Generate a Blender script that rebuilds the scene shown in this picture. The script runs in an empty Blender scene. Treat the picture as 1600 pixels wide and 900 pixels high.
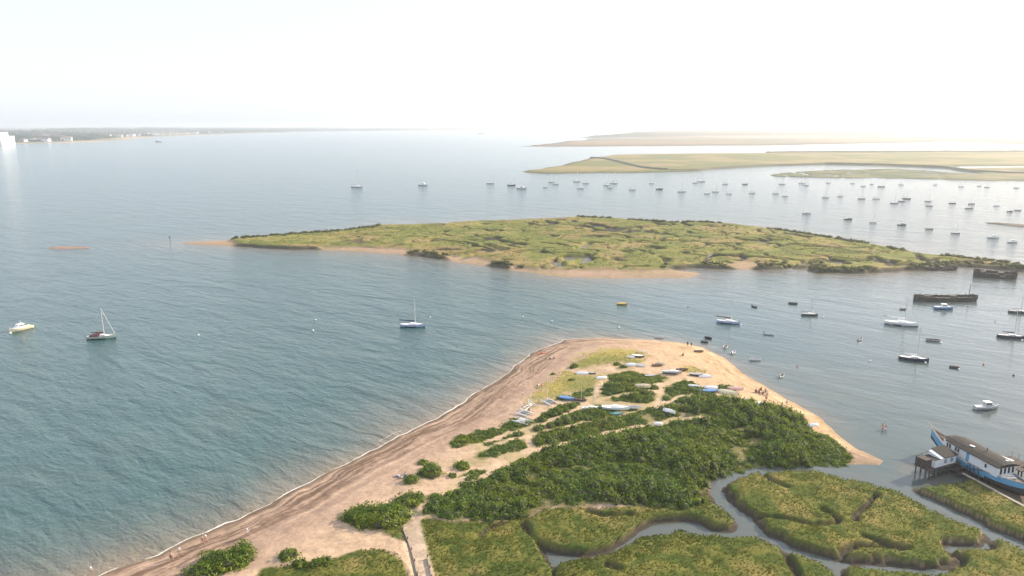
import bpy, math, random
import numpy as np
from mathutils import Vector, Matrix
C = bpy.context.scene.collection
R = math.radians
rng = np.random.default_rng(7)
random.seed(7)

# ---------------------------------------------------------------- camera
H = 65.0; F = 1142.0; PITCH = math.atan((450-196)/F)
cam = bpy.data.cameras.new('camera'); camo = bpy.data.objects.new('camera', cam); C.objects.link(camo)
camo.location = (0, 0, H); camo.rotation_euler = (math.pi/2-PITCH, 0, 0)
cam.sensor_width = 36; cam.lens = F/1600*36; cam.clip_start = 0.5; cam.clip_end = 90000
sc = bpy.context.scene; sc.camera = camo
sc.render.resolution_x = 1024; sc.render.resolution_y = 576
# ---------------------------------------------------------------- light
SUN_AZ = R(60); SUN_EL = R(25)
w = bpy.data.worlds.new('World'); sc.world = w; w.use_nodes = True
nt = w.node_tree; nt.nodes.clear()
sky = nt.nodes.new('ShaderNodeTexSky'); sky.sky_type = 'NISHITA'; sky.sun_disc = False
sky.sun_elevation = SUN_EL; sky.sun_rotation = SUN_AZ
sky.air_density = 0.9; sky.dust_density = 1.6; sky.ozone_density = 2.2; sky.altitude = 20
bg = nt.nodes.new('ShaderNodeBackground'); bg.inputs[1].default_value = 0.15
wo = nt.nodes.new('ShaderNodeOutputWorld')
vm = nt.nodes.new('ShaderNodeMix'); vm.data_type = 'RGBA'      # thin bright veil of high summer haze in front of the blue
vm.inputs[0].default_value = 0.66; vm.inputs[7].default_value = (4.5, 4.7, 5.15, 1)
nt.links.new(sky.outputs[0], vm.inputs[6]); nt.links.new(vm.outputs[2], bg.inputs[0]); nt.links.new(bg.outputs[0], wo.inputs[0])
sl = bpy.data.lights.new('sun', 'SUN'); sl.energy = 4.9; sl.angle = R(0.5); sl.color = (1, 0.83, 0.62)
so = bpy.data.objects.new('sun', sl); C.objects.link(so)
sv = Vector((math.sin(SUN_AZ)*math.cos(SUN_EL), math.cos(SUN_AZ)*math.cos(SUN_EL), math.sin(SUN_EL)))
so.rotation_euler = sv.to_track_quat('Z', 'Y').to_euler(); so.location = (200, 100, 300)
sc.view_settings.view_transform = 'Standard'; sc.view_settings.look = 'None'
sc.view_settings.exposure = 0.76; sc.view_settings.gamma = 1
sc.cycles.volume_bounces = 1; sc.cycles.max_bounces = 6

# ---------------------------------------------------------------- helpers
def P(px, py, z=0.0):
    """photograph pixel (1600x900) -> point of the place at height z"""
    dx = (px-800)/F; dy = (450-py)/F
    c, s = math.cos(PITCH), math.sin(PITCH)
    v = (dx, c+dy*s, -s+dy*c)
    t = (z-H)/v[2]
    return Vector((v[0]*t, v[1]*t, z))
def PP(pts, z=0.0):
    return np.array([[*P(x, y, z)[:2]] for x, y in pts])

def lat(ix, iy, seed):
    h = (ix.astype(np.int64)*374761393 + iy.astype(np.int64)*668265263 + seed*974634777) & 0xffffffff
    h = ((h ^ (h >> 13))*1274126177) & 0xffffffff
    return ((h ^ (h >> 16)) & 0xffff)/65535.0
def vnoise(x, y, scale, seed=0):
    x = x/scale+1000; y = y/scale+1000
    ix = np.floor(x); iy = np.floor(y); fx = x-ix; fy = y-iy
    fx = fx*fx*fx*(fx*(fx*6-15)+10); fy = fy*fy*fy*(fy*(fy*6-15)+10)
    ix = ix.astype(np.int64); iy = iy.astype(np.int64)
    a = lat(ix, iy, seed); b = lat(ix+1, iy, seed); c = lat(ix, iy+1, seed); d = lat(ix+1, iy+1, seed)
    return (a+(b-a)*fx)*(1-fy)+(c+(d-c)*fx)*fy
def fbm(x, y, scale, oct=4, seed=0):
    s = 0; a = 1; t = 0
    for o in range(oct):
        xr = x*math.cos(o*1.3)-y*math.sin(o*1.3); yr = x*math.sin(o*1.3)+y*math.cos(o*1.3)
        s = s+a*vnoise(xr, yr, scale/2**o, seed+o*17); t += a; a *= 0.5
    return s/t
def seg_dist(X, Y, pts, closed=False):
    d = np.full(X.shape, 1e9)
    n = len(pts)
    for i in range(n if closed else n-1):
        ax, ay = pts[i]; bx, by = pts[(i+1) % n]
        vx, vy = bx-ax, by-ay; l2 = vx*vx+vy*vy+1e-9
        t = np.clip(((X-ax)*vx+(Y-ay)*vy)/l2, 0, 1)
        d = np.minimum(d, (X-ax-t*vx)**2+(Y-ay-t*vy)**2)
    return np.sqrt(d)
def inside(X, Y, pts):
    r = np.zeros(X.shape, bool); n = len(pts)
    for i in range(n):
        ax, ay = pts[i]; bx, by = pts[(i+1) % n]
        if ay == by: continue
        c = ((ay > Y) != (by > Y)) & (X < (bx-ax)*(Y-ay)/(by-ay)+ax)
        r ^= c
    return r
def sdf(X, Y, pts):
    """positive inside"""
    d = seg_dist(X, Y, pts, True)
    return np.where(inside(X, Y, pts), d, -d)
def sm(a, b, x):
    t = np.clip((x-a)/(b-a), 0, 1); return t*t*(3-2*t)
def mix(a, b, t):
    return a+(b-a)*t

def np_mesh(name, V, Fc, cols=None, smooth=False, k=None):
    """V (n,3), Fc (m,k) equal-sized faces"""
    me = bpy.data.meshes.new(name); V = np.asarray(V, np.float32); Fc = np.asarray(Fc, np.int32)
    k = Fc.shape[1]
    me.vertices.add(len(V)); me.vertices.foreach_set('co', V.ravel())
    me.loops.add(Fc.size); me.loops.foreach_set('vertex_index', Fc.ravel())
    me.polygons.add(len(Fc)); me.polygons.foreach_set('loop_start', np.arange(len(Fc), dtype=np.int32)*k)
    me.polygons.foreach_set('loop_total', np.full(len(Fc), k, np.int32))
    me.polygons.foreach_set('use_smooth', np.full(len(Fc), smooth, bool))
    me.update(calc_edges=True)
    if cols is not None:
        at = me.color_attributes.new('Col', 'FLOAT_COLOR', 'POINT')
        c4 = np.ones((len(V), 4), np.float32); c4[:, :cols.shape[1]] = cols
        at.data.foreach_set('color', c4.ravel())
    return me
def tag(o, label=None, cat=None, group=None, kind=None):
    if label: o['label'] = label
    if cat: o['category'] = cat
    if group: o['group'] = group
    if kind: o['kind'] = kind
    return o
def link(name, me, mats, parent=None):
    o = bpy.data.objects.new(name, me); C.objects.link(o)
    for m in (mats if isinstance(mats, (list, tuple)) else [mats]): me.materials.append(m)
    if parent: o.parent = parent
    return o
def empty(name, loc=(0, 0, 0), rz=0):
    o = bpy.data.objects.new(name, None); C.objects.link(o); o.location = loc; o.rotation_euler = (0, 0, rz)
    o.empty_display_size = 0.3
    return o
def copy_tree(o, parent=None):
    c = o.copy(); C.objects.link(c)
    if parent: c.parent = parent
    for ch in list(o.children): copy_tree(ch, c)
    return c

# ---------------------------------------------------------------- materials
def nodes(name):
    m = bpy.data.materials.new(name); m.use_nodes = True
    n = m.node_tree; return m, n, n.nodes['Principled BSDF']
_mc = {}
def paint(name, rgb, rough=0.5, var=0.25, scale=3.0, metal=0, bump=0.0):
    key = name
    if key in _mc: return _mc[key]
    m, n, b = nodes(name)
    tc = n.nodes.new('ShaderNodeTexCoord'); no = n.nodes.new('ShaderNodeTexNoise')
    no.inputs['Scale'].default_value = scale; no.inputs['Detail'].default_value = 6; no.inputs['Roughness'].default_value = 0.65
    n.links.new(tc.outputs['Object'], no.inputs['Vector'])
    mx = n.nodes.new('ShaderNodeMix'); mx.data_type = 'RGBA'
    mx.inputs[6].default_value = (*[c*(1-var) for c in rgb], 1); mx.inputs[7].default_value = (*[min(0.9, c*(1+var*0.7)) for c in rgb], 1)
    n.links.new(no.outputs[0], mx.inputs[0]); n.links.new(mx.outputs[2], b.inputs['Base Color'])
    b.inputs['Roughness'].default_value = rough; b.inputs['Metallic'].default_value = metal
    if bump:
        bp = n.nodes.new('ShaderNodeBump'); bp.inputs['Strength'].default_value = bump; bp.inputs['Distance'].default_value = 0.05
        n.links.new(no.outputs[0], bp.inputs['Height']); n.links.new(bp.outputs[0], b.inputs['Normal'])
    _mc[key] = m; return m
def ground_mat(name, scale=1.5, var=0.35, bump=0.6, bdist=0.12, rough=0.9, fine=6.0):
    """albedo zones from the vertex colours, times procedural grain, with relief"""
    m, n, b = nodes(name)
    at = n.nodes.new('ShaderNodeVertexColor'); at.layer_name = 'Col'
    tc = n.nodes.new('ShaderNodeTexCoord')
    n1 = n.nodes.new('ShaderNodeTexNoise'); n1.inputs['Scale'].default_value = scale; n1.inputs['Detail'].default_value = 8; n1.inputs['Roughness'].default_value = 0.7
    n2 = n.nodes.new('ShaderNodeTexNoise'); n2.inputs['Scale'].default_value = fine; n2.inputs['Detail'].default_value = 3
    for q in (n1, n2): n.links.new(tc.outputs['Object'], q.inputs['Vector'])
    mr = n.nodes.new('ShaderNodeMapRange'); mr.inputs[1].default_value = 0.25; mr.inputs[2].default_value = 0.75
    mr.inputs[3].default_value = 1-var; mr.inputs[4].default_value = 1+var
    n.links.new(n1.outputs[0], mr.inputs[0])
    mu = n.nodes.new('ShaderNodeVectorMath'); mu.operation = 'SCALE'
    n.links.new(at.outputs[0], mu.inputs[0]); n.links.new(mr.outputs[0], mu.inputs['Scale'])
    n.links.new(mu.outputs[0], b.inputs['Base Color'])
    ad = n.nodes.new('ShaderNodeMath'); ad.operation = 'ADD'; n.links.new(n1.outputs[0], ad.inputs[0]); n.links.new(n2.outputs[0], ad.inputs[1])
    bp = n.nodes.new('ShaderNodeBump'); bp.inputs['Strength'].default_value = bump; bp.inputs['Distance'].default_value = bdist
    n.links.new(ad.outputs[0], bp.inputs['Height']); n.links.new(bp.outputs[0], b.inputs['Normal'])
    b.inputs['Roughness'].default_value = rough; b.inputs['Specular IOR Level'].default_value = 0.15
    return m
def leaf_mat(name, c1, c2, scale=0.35, trans=0.25):
    m, n, b = nodes(name)
    tc = n.nodes.new('ShaderNodeTexCoord')
    n1 = n.nodes.new('ShaderNodeTexNoise'); n1.inputs['Scale'].default_value = scale; n1.inputs['Detail'].default_value = 5; n1.inputs['Roughness'].default_value = 0.7
    n.links.new(tc.outputs['Object'], n1.inputs['Vector'])
    cr = n.nodes.new('ShaderNodeValToRGB'); cr.color_ramp.elements[0].position = 0.32; cr.color_ramp.elements[1].position = 0.68
    cr.color_ramp.elements[0].color = (*c1, 1); cr.color_ramp.elements[1].color = (*c2, 1)
    n.links.new(n1.outputs[0], cr.inputs[0]); n2 = n.nodes.new('ShaderNodeTexNoise'); n2.inputs['Scale'].default_value = scale*0.22; n2.inputs['Detail'].default_value = 3
    n.links.new(tc.outputs['Object'], n2.inputs['Vector'])
    mr = n.nodes.new('ShaderNodeMapRange'); mr.inputs[1].default_value = 0.35; mr.inputs[2].default_value = 0.65; n.links.new(n2.outputs[0], mr.inputs[0])
    hs = n.nodes.new('ShaderNodeMix'); hs.data_type = 'RGBA'; hs.blend_type = 'MULTIPLY'; hs.inputs[0].default_value = 1
    tn = n.nodes.new('ShaderNodeMix'); tn.data_type = 'RGBA'; tn.inputs[6].default_value = (0.72, 0.86, 0.85, 1); tn.inputs[7].default_value = (1.30, 1.10, 0.95, 1)
    n.links.new(mr.outputs[0], tn.inputs[0]); n.links.new(cr.outputs[0], hs.inputs[6]); n.links.new(tn.outputs[2], hs.inputs[7]); crx = hs.outputs[2]
    n.links.new(crx, b.inputs['Base Color'])
    b.inputs['Roughness'].default_value = 0.6; b.inputs['Specular IOR Level'].default_value = 0.25
    tr = n.nodes.new('ShaderNodeBsdfTranslucent'); n.links.new(crx, tr.inputs[0])
    ms = n.nodes.new('ShaderNodeMixShader'); ms.inputs[0].default_value = trans
    out = [q for q in n.nodes if q.type == 'OUTPUT_MATERIAL'][0]
    n.links.new(b.outputs[0], ms.inputs[1]); n.links.new(tr.outputs[0], ms.inputs[2]); n.links.new(ms.outputs[0], out.inputs[0])
    return m

# ================================================================ OUTLINES (read off the photograph, laid on the ground)
A = [(-300,1060),(-100,990),(60,935),(150,900),(200,882),(250,865),(320,836),(390,803),(450,772),(500,747),(560,716),(620,684),(670,659),(720,630),(770,598),(810,570),(845,545),(880,532),(930,528),(1000,530),(1060,534),(1100,543),(1130,560),(1160,583),(1200,606),(1240,628),(1280,652),(1310,678),(1345,702),(1372,714),(1384,721),(1374,727),(1340,726),(1300,724),(1250,728),(1200,730),(1160,735),(1125,742),(1110,754),(1105,770),(1112,790),(1130,805),(1147,820),(1140,829),(1115,829),(1095,819),(1070,816),(1020,819),(990,827),(965,840),(940,857),(910,867),(880,863),(850,852),(832,840),(822,822),(812,824),(822,845),(838,862),(850,882),(856,900),(858,940),(850,1200),(-300,1300)]
B = [(868,940),(866,900),(867,880),(900,873),(940,866),(975,852),(1005,835),(1060,826),(1100,832),(1150,838),(1180,836),(1210,848),(1250,862),(1285,879),(1299,900),(1320,950),(1340,1200),(865,1200)]
Cc = [(1139,756),(1150,745),(1175,737),(1230,733),(1270,733),(1320,745),(1350,752),(1400,764),(1425,777),(1450,790),(1490,810),(1520,823),(1536,835),(1540,846),(1528,850),(1505,848),(1476,851),(1469,858),(1488,870),(1489,879),(1472,887),(1440,887),(1400,882),(1345,876),(1322,878),(1290,870),(1250,857),(1215,840),(1190,823),(1178,808),(1150,787),(1139,770)]
D = [(1318,884),(1345,881),(1390,889),(1440,894),(1482,893),(1501,880),(1500,868),(1482,857),(1500,853),(1540,855),(1554,849),(1549,840),(1560,837),(1600,856),(1680,885),(1760,910),(1760,1200),(1345,1200),(1320,930)]
E = [(1434,764),(1450,757),(1470,752),(1500,749),(1545,742),(1600,744),(1700,745),(1800,750),(1800,905),(1700,885),(1640,862),(1600,846),(1565,830),(1520,808),(1470,783)]
def PT(pts, top):
    """outline of a raised marsh: edges that face away from the camera were seen at their top, edges that face it at the water"""
    q = PP(pts); n = len(q); ar = 0.5*sum(q[i][0]*q[(i+1) % n][1]-q[(i+1) % n][0]*q[i][1] for i in range(n)); out = []
    for i in range(n):
        t = q[(i+1) % n]-q[i-1]; ny = -t[0]/(np.hypot(*t)+1e-9)*(1 if ar > 0 else -1)
        z = top*min(1, max(0, ny*2.5)); out.append(P(*pts[i], z)[:2])
    return np.array([[a, b] for a, b in out])
A = PP(A); B, Cc, D, E = [PT(q, 1.15) for q in (B, Cc, D, E)]
DITCH = [([(1180,807),(1230,812),(1270,821),(1305,817),(1312,812)], 0.35), ([(1190,740),(1205,752),(1228,762)], 0.4), ([(1335,812),(1337,802),(1355,788),(1370,775)], 0.4), ([(1320,876),(1316,862),(1340,853),(1380,855),(1416,858)], 0.5), ([(1352,840),(1385,850),(1416,858)], 0.55), ([(1285,795),(1300,803),(1310,812)], 0.3), ([(1222,858),(1235,878),(1250,905)], 0.5), ([(1480,860),(1505,872),(1500,885)], 0.4), ([(920,800),(940,806),(985,805)], 0.5), ([(630,828),(641,850),(646,900),(650,960)], 0.9), ([(750,838),(770,822),(785,818)], 0.3), ([(950,885),(965,890)], 0.6)]
DITCH = [(PP(p, 0.7), wd) for p, wd in DITCH]
T = {}   # thickets of shrub, outlines in the photograph
T['main'] = [(662,797),(672,782),(700,768),(745,750),(800,730),(850,708),(900,694),(950,684),(1000,675),(1050,664),(1072,652),(1050,646),(1066,632),(1100,628),(1150,630),(1190,636),(1218,634),(1240,645),(1262,660),(1268,672),(1290,678),(1318,698),(1332,716),(1318,722),(1250,724),(1200,727),(1150,734),(1106,746),(1098,770),(1100,792),(1060,798),(1020,792),(970,788),(900,792),(850,793),(820,806),(780,813),(700,813),(664,806)]
T['strip of shrubs by the catamarans'] = [(788,672),(800,658),(835,662),(862,646),(895,634),(912,640),(902,648),(870,662),(830,673),(800,678)]
T['west'] = [(697,697),(712,685),(755,676),(790,674),(782,686),(750,697),(710,704)]
T['s2'] = [(758,702),(800,684),(845,669),(850,676),(812,693),(775,705)]
T['s3'] = [(740,720),(760,706),(800,692),(824,688),(825,706),(790,715),(752,727)]
T['s4'] = [(826,699),(842,683),(885,672),(935,660),(990,646),(1040,636),(1062,640),(1064,655),(1000,668),(950,680),(900,692),(850,707),(830,708)]
T['s5'] = [(714,750),(738,741),(768,738),(752,751),(724,757)]
T['n1'] = [(945,604),(956,590),(985,585),(1015,590),(1042,594),(1040,601),(1010,607),(970,609)]
T['n2'] = [(932,613),(940,606),(975,607),(1010,606),(1030,610),(1025,618),(980,620),(940,617)]
T['n3'] = [(930,630),(940,617),(990,613),(1020,619),(1032,629),(1022,639),(980,633),(940,632)]
T['n4'] = [(1028,618),(1050,603),(1078,600),(1098,608),(1112,620),(1140,630),(1100,636),(1070,633),(1045,635),(1032,628)]
T['n5'] = [(848,677),(870,660),(902,648),(932,640),(962,645),(1000,644),(1022,638),(975,655),(900,670),(856,680)]
T['n6'] = [(1115,612),(1125,606),(1140,607),(1150,611),(1130,616)]
T['n7'] = [(862,622),(890,627),(905,618),(925,612),(930,620),(905,630),(880,632)]
T = {k: PP(v, 0.9) for k, v in T.items()}
THIN = [[(835,742),(925,732),(1005,722)], [(1068,660),(1110,652),(1160,650)], [(1250,668),(1262,664)], [(1060,640),(1100,634)]]
THIN = [PP(q, 1.2) for q in THIN]
PATHS = [([(745,699),(760,693),(800,680),(847,665),(897,645),(930,629),(975,620),(1030,613)], 0.7), ([(735,711),(760,703),(842,679),(885,671),(972,651),(1035,637),(1062,623),(1125,611)], 0.6), ([(690,775),(735,748),(775,732),(825,712),(925,688),(1025,666),(1065,660),(1105,656)], 1.2), ([(826,676),(826,690),(832,706)], 0.8), ([(1045,632),(1025,640)], 1.6), ([(722,758),(760,745),(800,728)], 0.6), ([(925,627),(935,610),(940,600)], 0.9), ([(1025,604),(1050,600),(1075,596)], 1.0), ([(1010,640),(1030,630),(1032,612)], 0.8)]
PATHS = [(PP(p, 1.3), wd) for p, wd in PATHS]
M1 = PP([(655,900),(648,868),(646,838),(662,812),(700,818),(820,812),(850,797),(1095,792),(1104,760),(1150,800),(1165,832),(900,900),(880,1200),(700,1200)], 0.7)
M2 = PP([(380,930),(410,895),(470,888),(520,880),(560,868),(600,864),(625,875),(634,900),(640,1000),(380,1100)], 0.8)
M3 = PP([(588,836),(605,830),(630,832),(641,845),(642,856),(620,850),(600,843)], 0.8)
G1 = PP([(888,568),(915,553),(960,543),(1005,548),(1020,560),(1000,572),(950,574),(905,580)], 1.2)
G2 = PP([(845,600),(880,580),(930,587),(960,592),(930,612),(880,624),(850,632),(825,640),(830,615)], 1.2)
G3 = PP([(1060,574),(1080,572),(1110,580),(1100,586),(1070,584)], 1.2)
TRACK = PP([(634,790),(640,815),(648,845),(656,875),(664,910),(680,980),(700,1100)], 1.1)

ISL = PP([(285,380),(290,379),(330,377),(365,375),(420,371),(480,367),(540,362),(583,356),(590,352),(625,350),(640,352),(690,351),(740,348),(800,346),(870,343),(910,341),(960,343),(1010,347),(1050,350),(1100,349),(1140,352),(1190,358),(1230,363),(1290,372),(1340,380),(1390,389),(1430,397),(1460,402),(1500,405),(1540,409),(1600,417),(1720,430),(1720,442),(1600,425),(1540,419),(1500,417),(1462,421),(1400,426),(1350,428),(1300,427),(1268,426),(1264,421),(1278,418),(1240,420),(1180,422),(1140,421),(1100,419),(1082,419),(1050,422),(1084,426),(1092,429),(1075,434),(1040,435),(950,435),(880,433),(840,428),(790,420),(740,414),(700,407),(660,401),(620,398),(560,394),(500,391),(430,389),(380,386),(330,383)])
ISAND = [PP([(800,418),(840,423),(900,424),(1000,426),(1050,423),(1100,422),(1110,440),(850,440),(790,425)]), PP([(280,372),(355,374),(372,384),(330,390),(280,390)]), PP([(500,388),(560,388),(640,392),(640,402),(500,394)]), PP([(700,402),(745,405),(770,411),(760,420),(700,410)]), PP([(1130,417),(1165,410),(1190,415),(1170,424)]), PP([(590,351),(700,348),(700,352),(600,354)])]
ICREEK = [([(722,404),(745,399),(768,395),(790,392),(775,388),(758,384)], 2.0), ([(874,417),(866,410),(885,408),(893,404),(886,402),(908,402),(921,407),(905,413)], 3.0), ([(905,390),(916,386),(921,381),(935,381)], 2.6), ([(958,406),(972,410)], 2.0), ([(1230,418),(1255,413),(1275,411),(1270,409)], 2.4), ([(1060,398),(1100,402),(1180,404),(1270,411)], 1.0), ([(1108,398),(1125,392)], 1.4), ([(1035,412),(1042,408),(1030,404)], 1.6), ([(668,378),(676,376)], 2.4)]
ICREEK = [(PP(p, 0.5), wd) for p, wd in ICREEK]
BANK = PP([(76,387),(95,385),(140,386),(143,388),(110,389),(80,389)])
# ================================================================ TERRAIN
def grid(x0, x1, y0, y1, res):
    xs = np.arange(x0, x1+res/2, res); ys = np.arange(y0, y1+res/2, res)
    return xs, ys, *np.meshgrid(xs, ys)
def grid_mesh(name, X, Y, Z, col, mat, keep=None, kind='structure', smooth=True):
    ny, nx = X.shape
    V = np.stack([X.ravel(), Y.ravel(), Z.ravel()], 1)
    i = np.arange(ny*nx).reshape(ny, nx)
    Fq = np.stack([i[:-1, :-1], i[:-1, 1:], i[1:, 1:], i[1:, :-1]], -1).reshape(-1, 4)
    if keep is not None:
        kk = keep.ravel(); Fq = Fq[kk[Fq].any(1)]
        used = np.zeros(ny*nx, bool); used[Fq.ravel()] = True
        idx = np.cumsum(used)-1; Fq = idx[Fq]; V = V[used]; col = col.reshape(-1, 3)[used]
    me = np_mesh(name, V, Fq, col.reshape(-1, 3), smooth)
    o = link(name, me, mat); tag(o, kind=kind); return o
def c3(r, g, b): return np.array([r, g, b], float)
def lay(col, rgb, m):
    return col*(1-m[..., None])+np.asarray(rgb)*m[..., None]

# --- the near spit and its salt marsh
RES = 0.36
xs, ys, X, Y = grid(-135, 165, 50, 245, RES)
wob = (fbm(X, Y, 3.0, 3, 5)-0.5)
dA = sdf(X, Y, A)+wob*0.8+(fbm(X, Y, 14, 2, 6)-0.5)*2.0*(Y > 90)+(fbm(X, Y, 5, 2, 8)-0.5)*1.3*(Y > 90)*(1-sm(0, 30, X-20))
dm = np.full(X.shape, -1e9)
for q in (B, Cc, D, E): dm = np.maximum(dm, sdf(X, Y, q))
dm = dm+(fbm(X, Y, 1.8, 3, 9)-0.5)*1.9
mM1 = sdf(X, Y, M1); mM2 = sdf(X, Y, M2); mM3 = sdf(X, Y, M3)
marshA = np.maximum(np.maximum(mM1, mM2), mM3)+wob*1.5
# distance to the marsh side of the spit: banks there are steep
bank = sm(-1.0, 1.0, mM1)
ditch = np.zeros(X.shape)
for p, wd in DITCH:
    dd = seg_dist(X, Y, p)+(fbm(X, Y, 1.2, 2, 44)-0.5)*0.5
    ditch = np.maximum(ditch, 1-sm(wd*0.5, wd*0.5+0.7, dd))
hb = np.where(dA > 0, 2.0*(1-np.exp(-dA/11.0)), np.maximum(dA*0.13, -1.8))
hb = hb+np.where(dA > 1.5, (fbm(X, Y, 7, 4, 2)-0.5)*0.5*sm(1.5, 6, dA), 0)
hmarsh = lambda d: np.where(d > 0, sm(-0.25, 0.6, d)*1.2-0.1, np.maximum(d*0.2+0.15, -1.2))
rough = fbm(X, Y, 2.2, 4, 21)
hmA = hmarsh(dA)
zA = mix(hb, hmA, bank)
zM = hmarsh(dm)
Z = np.where((dm > -0.3) & (dm > dA), zM, np.maximum(zA, zM))
Z = np.where((dA < 0) & (dm < -0.3), np.maximum(zA, zM), Z)
mfield = np.maximum(sm(-0.2, 0.6, marshA)*sm(0, 0.4, dA), sm(0.0, 0.5, dm))
tuft = (rough-0.45)*0.6+(vnoise(X, Y, 0.8, 31)-0.5)*0.16+(fbm(X, Y, 11, 2, 33)-0.5)*0.5
Z = Z+mfield*sm(0.3, 1.5, np.maximum(dA, dm))*tuft*0.75
Z = Z-ditch*mfield*1.0
# track laid flat
dt = seg_dist(X, Y, TRACK); tr = 1-sm(1.1, 1.9, dt)
Z = mix(Z, 1.25, tr*sm(0, 1, dA))
footp = (vnoise(X, Y, 0.9, 71)-0.5)*0.10*(1-mfield)*(1-tr)*sm(1.0, 4.0, dA)
Z = Z+footp
hp0, hp1 = P(1456, 671, 4.3), P(1609, 768, 1.8)
dh = seg_dist(X, Y, np.array([[hp0.x, hp0.y], [hp1.x, hp1.y]])); berth = 1-sm(3.0, 4.6, dh+(rough-0.5)*2)
Z = np.where(Z > -0.2, mix(Z, np.minimum(Z, 0.12+(rough-0.5)*0.25), berth), Z)
mfield = mfield*(1-berth)
# beach material, by place: shingle and wrack bands on the west shore, clean orange sand on the east
n1 = fbm(X, Y, 9, 4, 3); n2 = fbm(X, Y, 2.0, 4, 4); n3 = vnoise(X, Y, 0.7, 6)
col = np.zeros(X.shape+(3,))+c3(0.48, 0.345, 0.235)
east = sm(25, 62, X+(Y-190)*0.2)
top = sm(0, 12, dA-10)
col = lay(col, c3(0.35, 0.245, 0.18), (1-top)*(1-east))
col = lay(col, c3(0.52, 0.36, 0.21), east)
band = fbm(dA*3.0+n1*4, X*0.12+Y*0.12, 1.7, 3, 12)
col = lay(col, c3(0.145, 0.095, 0.062), sm(0.46, 0.58, band)*0.9*(1-sm(7, 14, dA+n1*3))*(1-east*0.9))
col = lay(col, c3(0.55, 0.40, 0.28), sm(0.60, 0.70, fbm(dA*2.0+n1*3, X*0.1, 2.2, 3, 19))*0.5*(1-sm(9, 16, dA)))
wrack = np.exp(-((dA-3.6-(n1-0.5)*3)/0.35)**2)*sm(0.35, 0.6, n2)+0.8*np.exp(-((dA-5.4-(n1-0.5)*4)/0.3)**2)*sm(0.4, 0.6, n3)
col = lay(col, c3(0.13, 0.085, 0.055), np.clip(wrack, 0, 1)*(0.8-0.25*east))
col = lay(col, c3(0.14, 0.098, 0.065), (1-sm(0.6, 3.2, dA+n2*1.4))*0.9*(1-0.55*east))       # wet edge
col = lay(col, c3(0.20, 0.15, 0.12), (1-sm(0, 9, np.hypot(X-P(1368,721)[0], Y-P(1368,721)[1])-2.0))*0.6)
col = col*(0.78+0.44*n2[..., None])
gm = np.zeros(X.shape)
for g in (G1, G2, G3): gm = np.maximum(gm, sm(-1.0, 3.0, sdf(X, Y, g)+(n2-0.5)*8))
gcol = mix(c3(0.30, 0.25, 0.06), c3(0.17, 0.18, 0.035), sm(0.4, 0.65, n1)[..., None])
col = col*(1-gm[..., None]*0.9)+gcol*gm[..., None]*0.9
# thin grass under and round the thickets
th = np.full(X.shape, -1e9)
for k, v in T.items():
    th = np.maximum(th, sdf(X, Y, v))
grass = sm(-0.5, 0.5, th+(n2-0.5)*1.6)
col = lay(col, c3(0.14, 0.14, 0.045), grass*0.85)
pth = np.zeros(X.shape)
for p, wd in PATHS: pth = np.maximum(pth, 1-sm(wd*0.8, wd*0.8+0.6, seg_dist(X, Y, p)+(n3-0.5)*0.5))
col = lay(col, c3(0.52, 0.385, 0.26)*1.0, pth*0.9)
shrubline = sm(0.52, 0.62, fbm(X, Y, 5, 3, 88))*sm(12, 22, dA)*(1-east)
col = lay(col, c3(0.24, 0.22, 0.08), shrubline*0.45*sm(-9, -2, th))
# marsh
mc = mix(c3(0.068, 0.095, 0.017), c3(0.145, 0.145, 0.033), sm(0.38, 0.62, rough)[..., None])
mc = mix(mc, c3(0.26, 0.20, 0.07), (sm(0.55, 0.75, fbm(X, Y, 6, 4, 55))*0.6)[..., None])
mc = mix(mc, c3(0.07, 0.10, 0.02), ((1-sm(0.8, 3.0, np.maximum(dm, dA)))*0.6)[..., None])
col = col*(1-mfield[..., None])+mc*mfield[..., None]
mud = np.maximum(ditch*mfield, (1-sm(0.15, 0.6, Z))*np.maximum(bank, (dm > -2).astype(float)*(dm > dA)))
col = lay(col, c3(0.060, 0.050, 0.038), np.clip(mud, 0, 1))
col = lay(col, mix(c3(0.50, 0.39, 0.29), c3(0.38, 0.30, 0.22), sm(0.4, 0.6, n2)[..., None]), tr)
bed = c3(0.16, 0.13, 0.09)
col = lay(col, c3(0.12, 0.095, 0.07)*1.0, berth*(X > 60))
col = lay(col, bed, 1-sm(-0.35, -0.05, Z))
GM = ground_mat('sand_and_marsh', 1.6, 0.30, 0.7, 0.10, 0.95, 7)
grid_mesh('ground', X, Y, Z, col, GM, keep=Z > -1.3)
XS, YS, ZS = xs, ys, Z
def gz(x, y):
    i = (x-XS[0])/RES; j = (y-YS[0])/RES
    i0 = int(i); j0 = int(j)
    if i0 < 0 or j0 < 0 or i0 >= len(XS)-1 or j0 >= len(YS)-1: return 0.0
    a = i-i0; b = j-j0
    return float((ZS[j0, i0]*(1-a)+ZS[j0, i0+1]*a)*(1-b)+(ZS[j0+1, i0]*(1-a)+ZS[j0+1, i0+1]*a)*b)
def gz_np(x, y, arr):
    i = np.clip(((x-XS[0])/RES).astype(int), 0, len(XS)-1); j = np.clip(((y-YS[0])/RES).astype(int), 0, len(YS)-1)
    return arr[j, i]
def G(px, py):
    z = 1.5
    for _ in range(6):
        p = P(px, py, z); z = max(gz(p.x, p.y), 0.0)
    return P(px, py, z)

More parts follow.
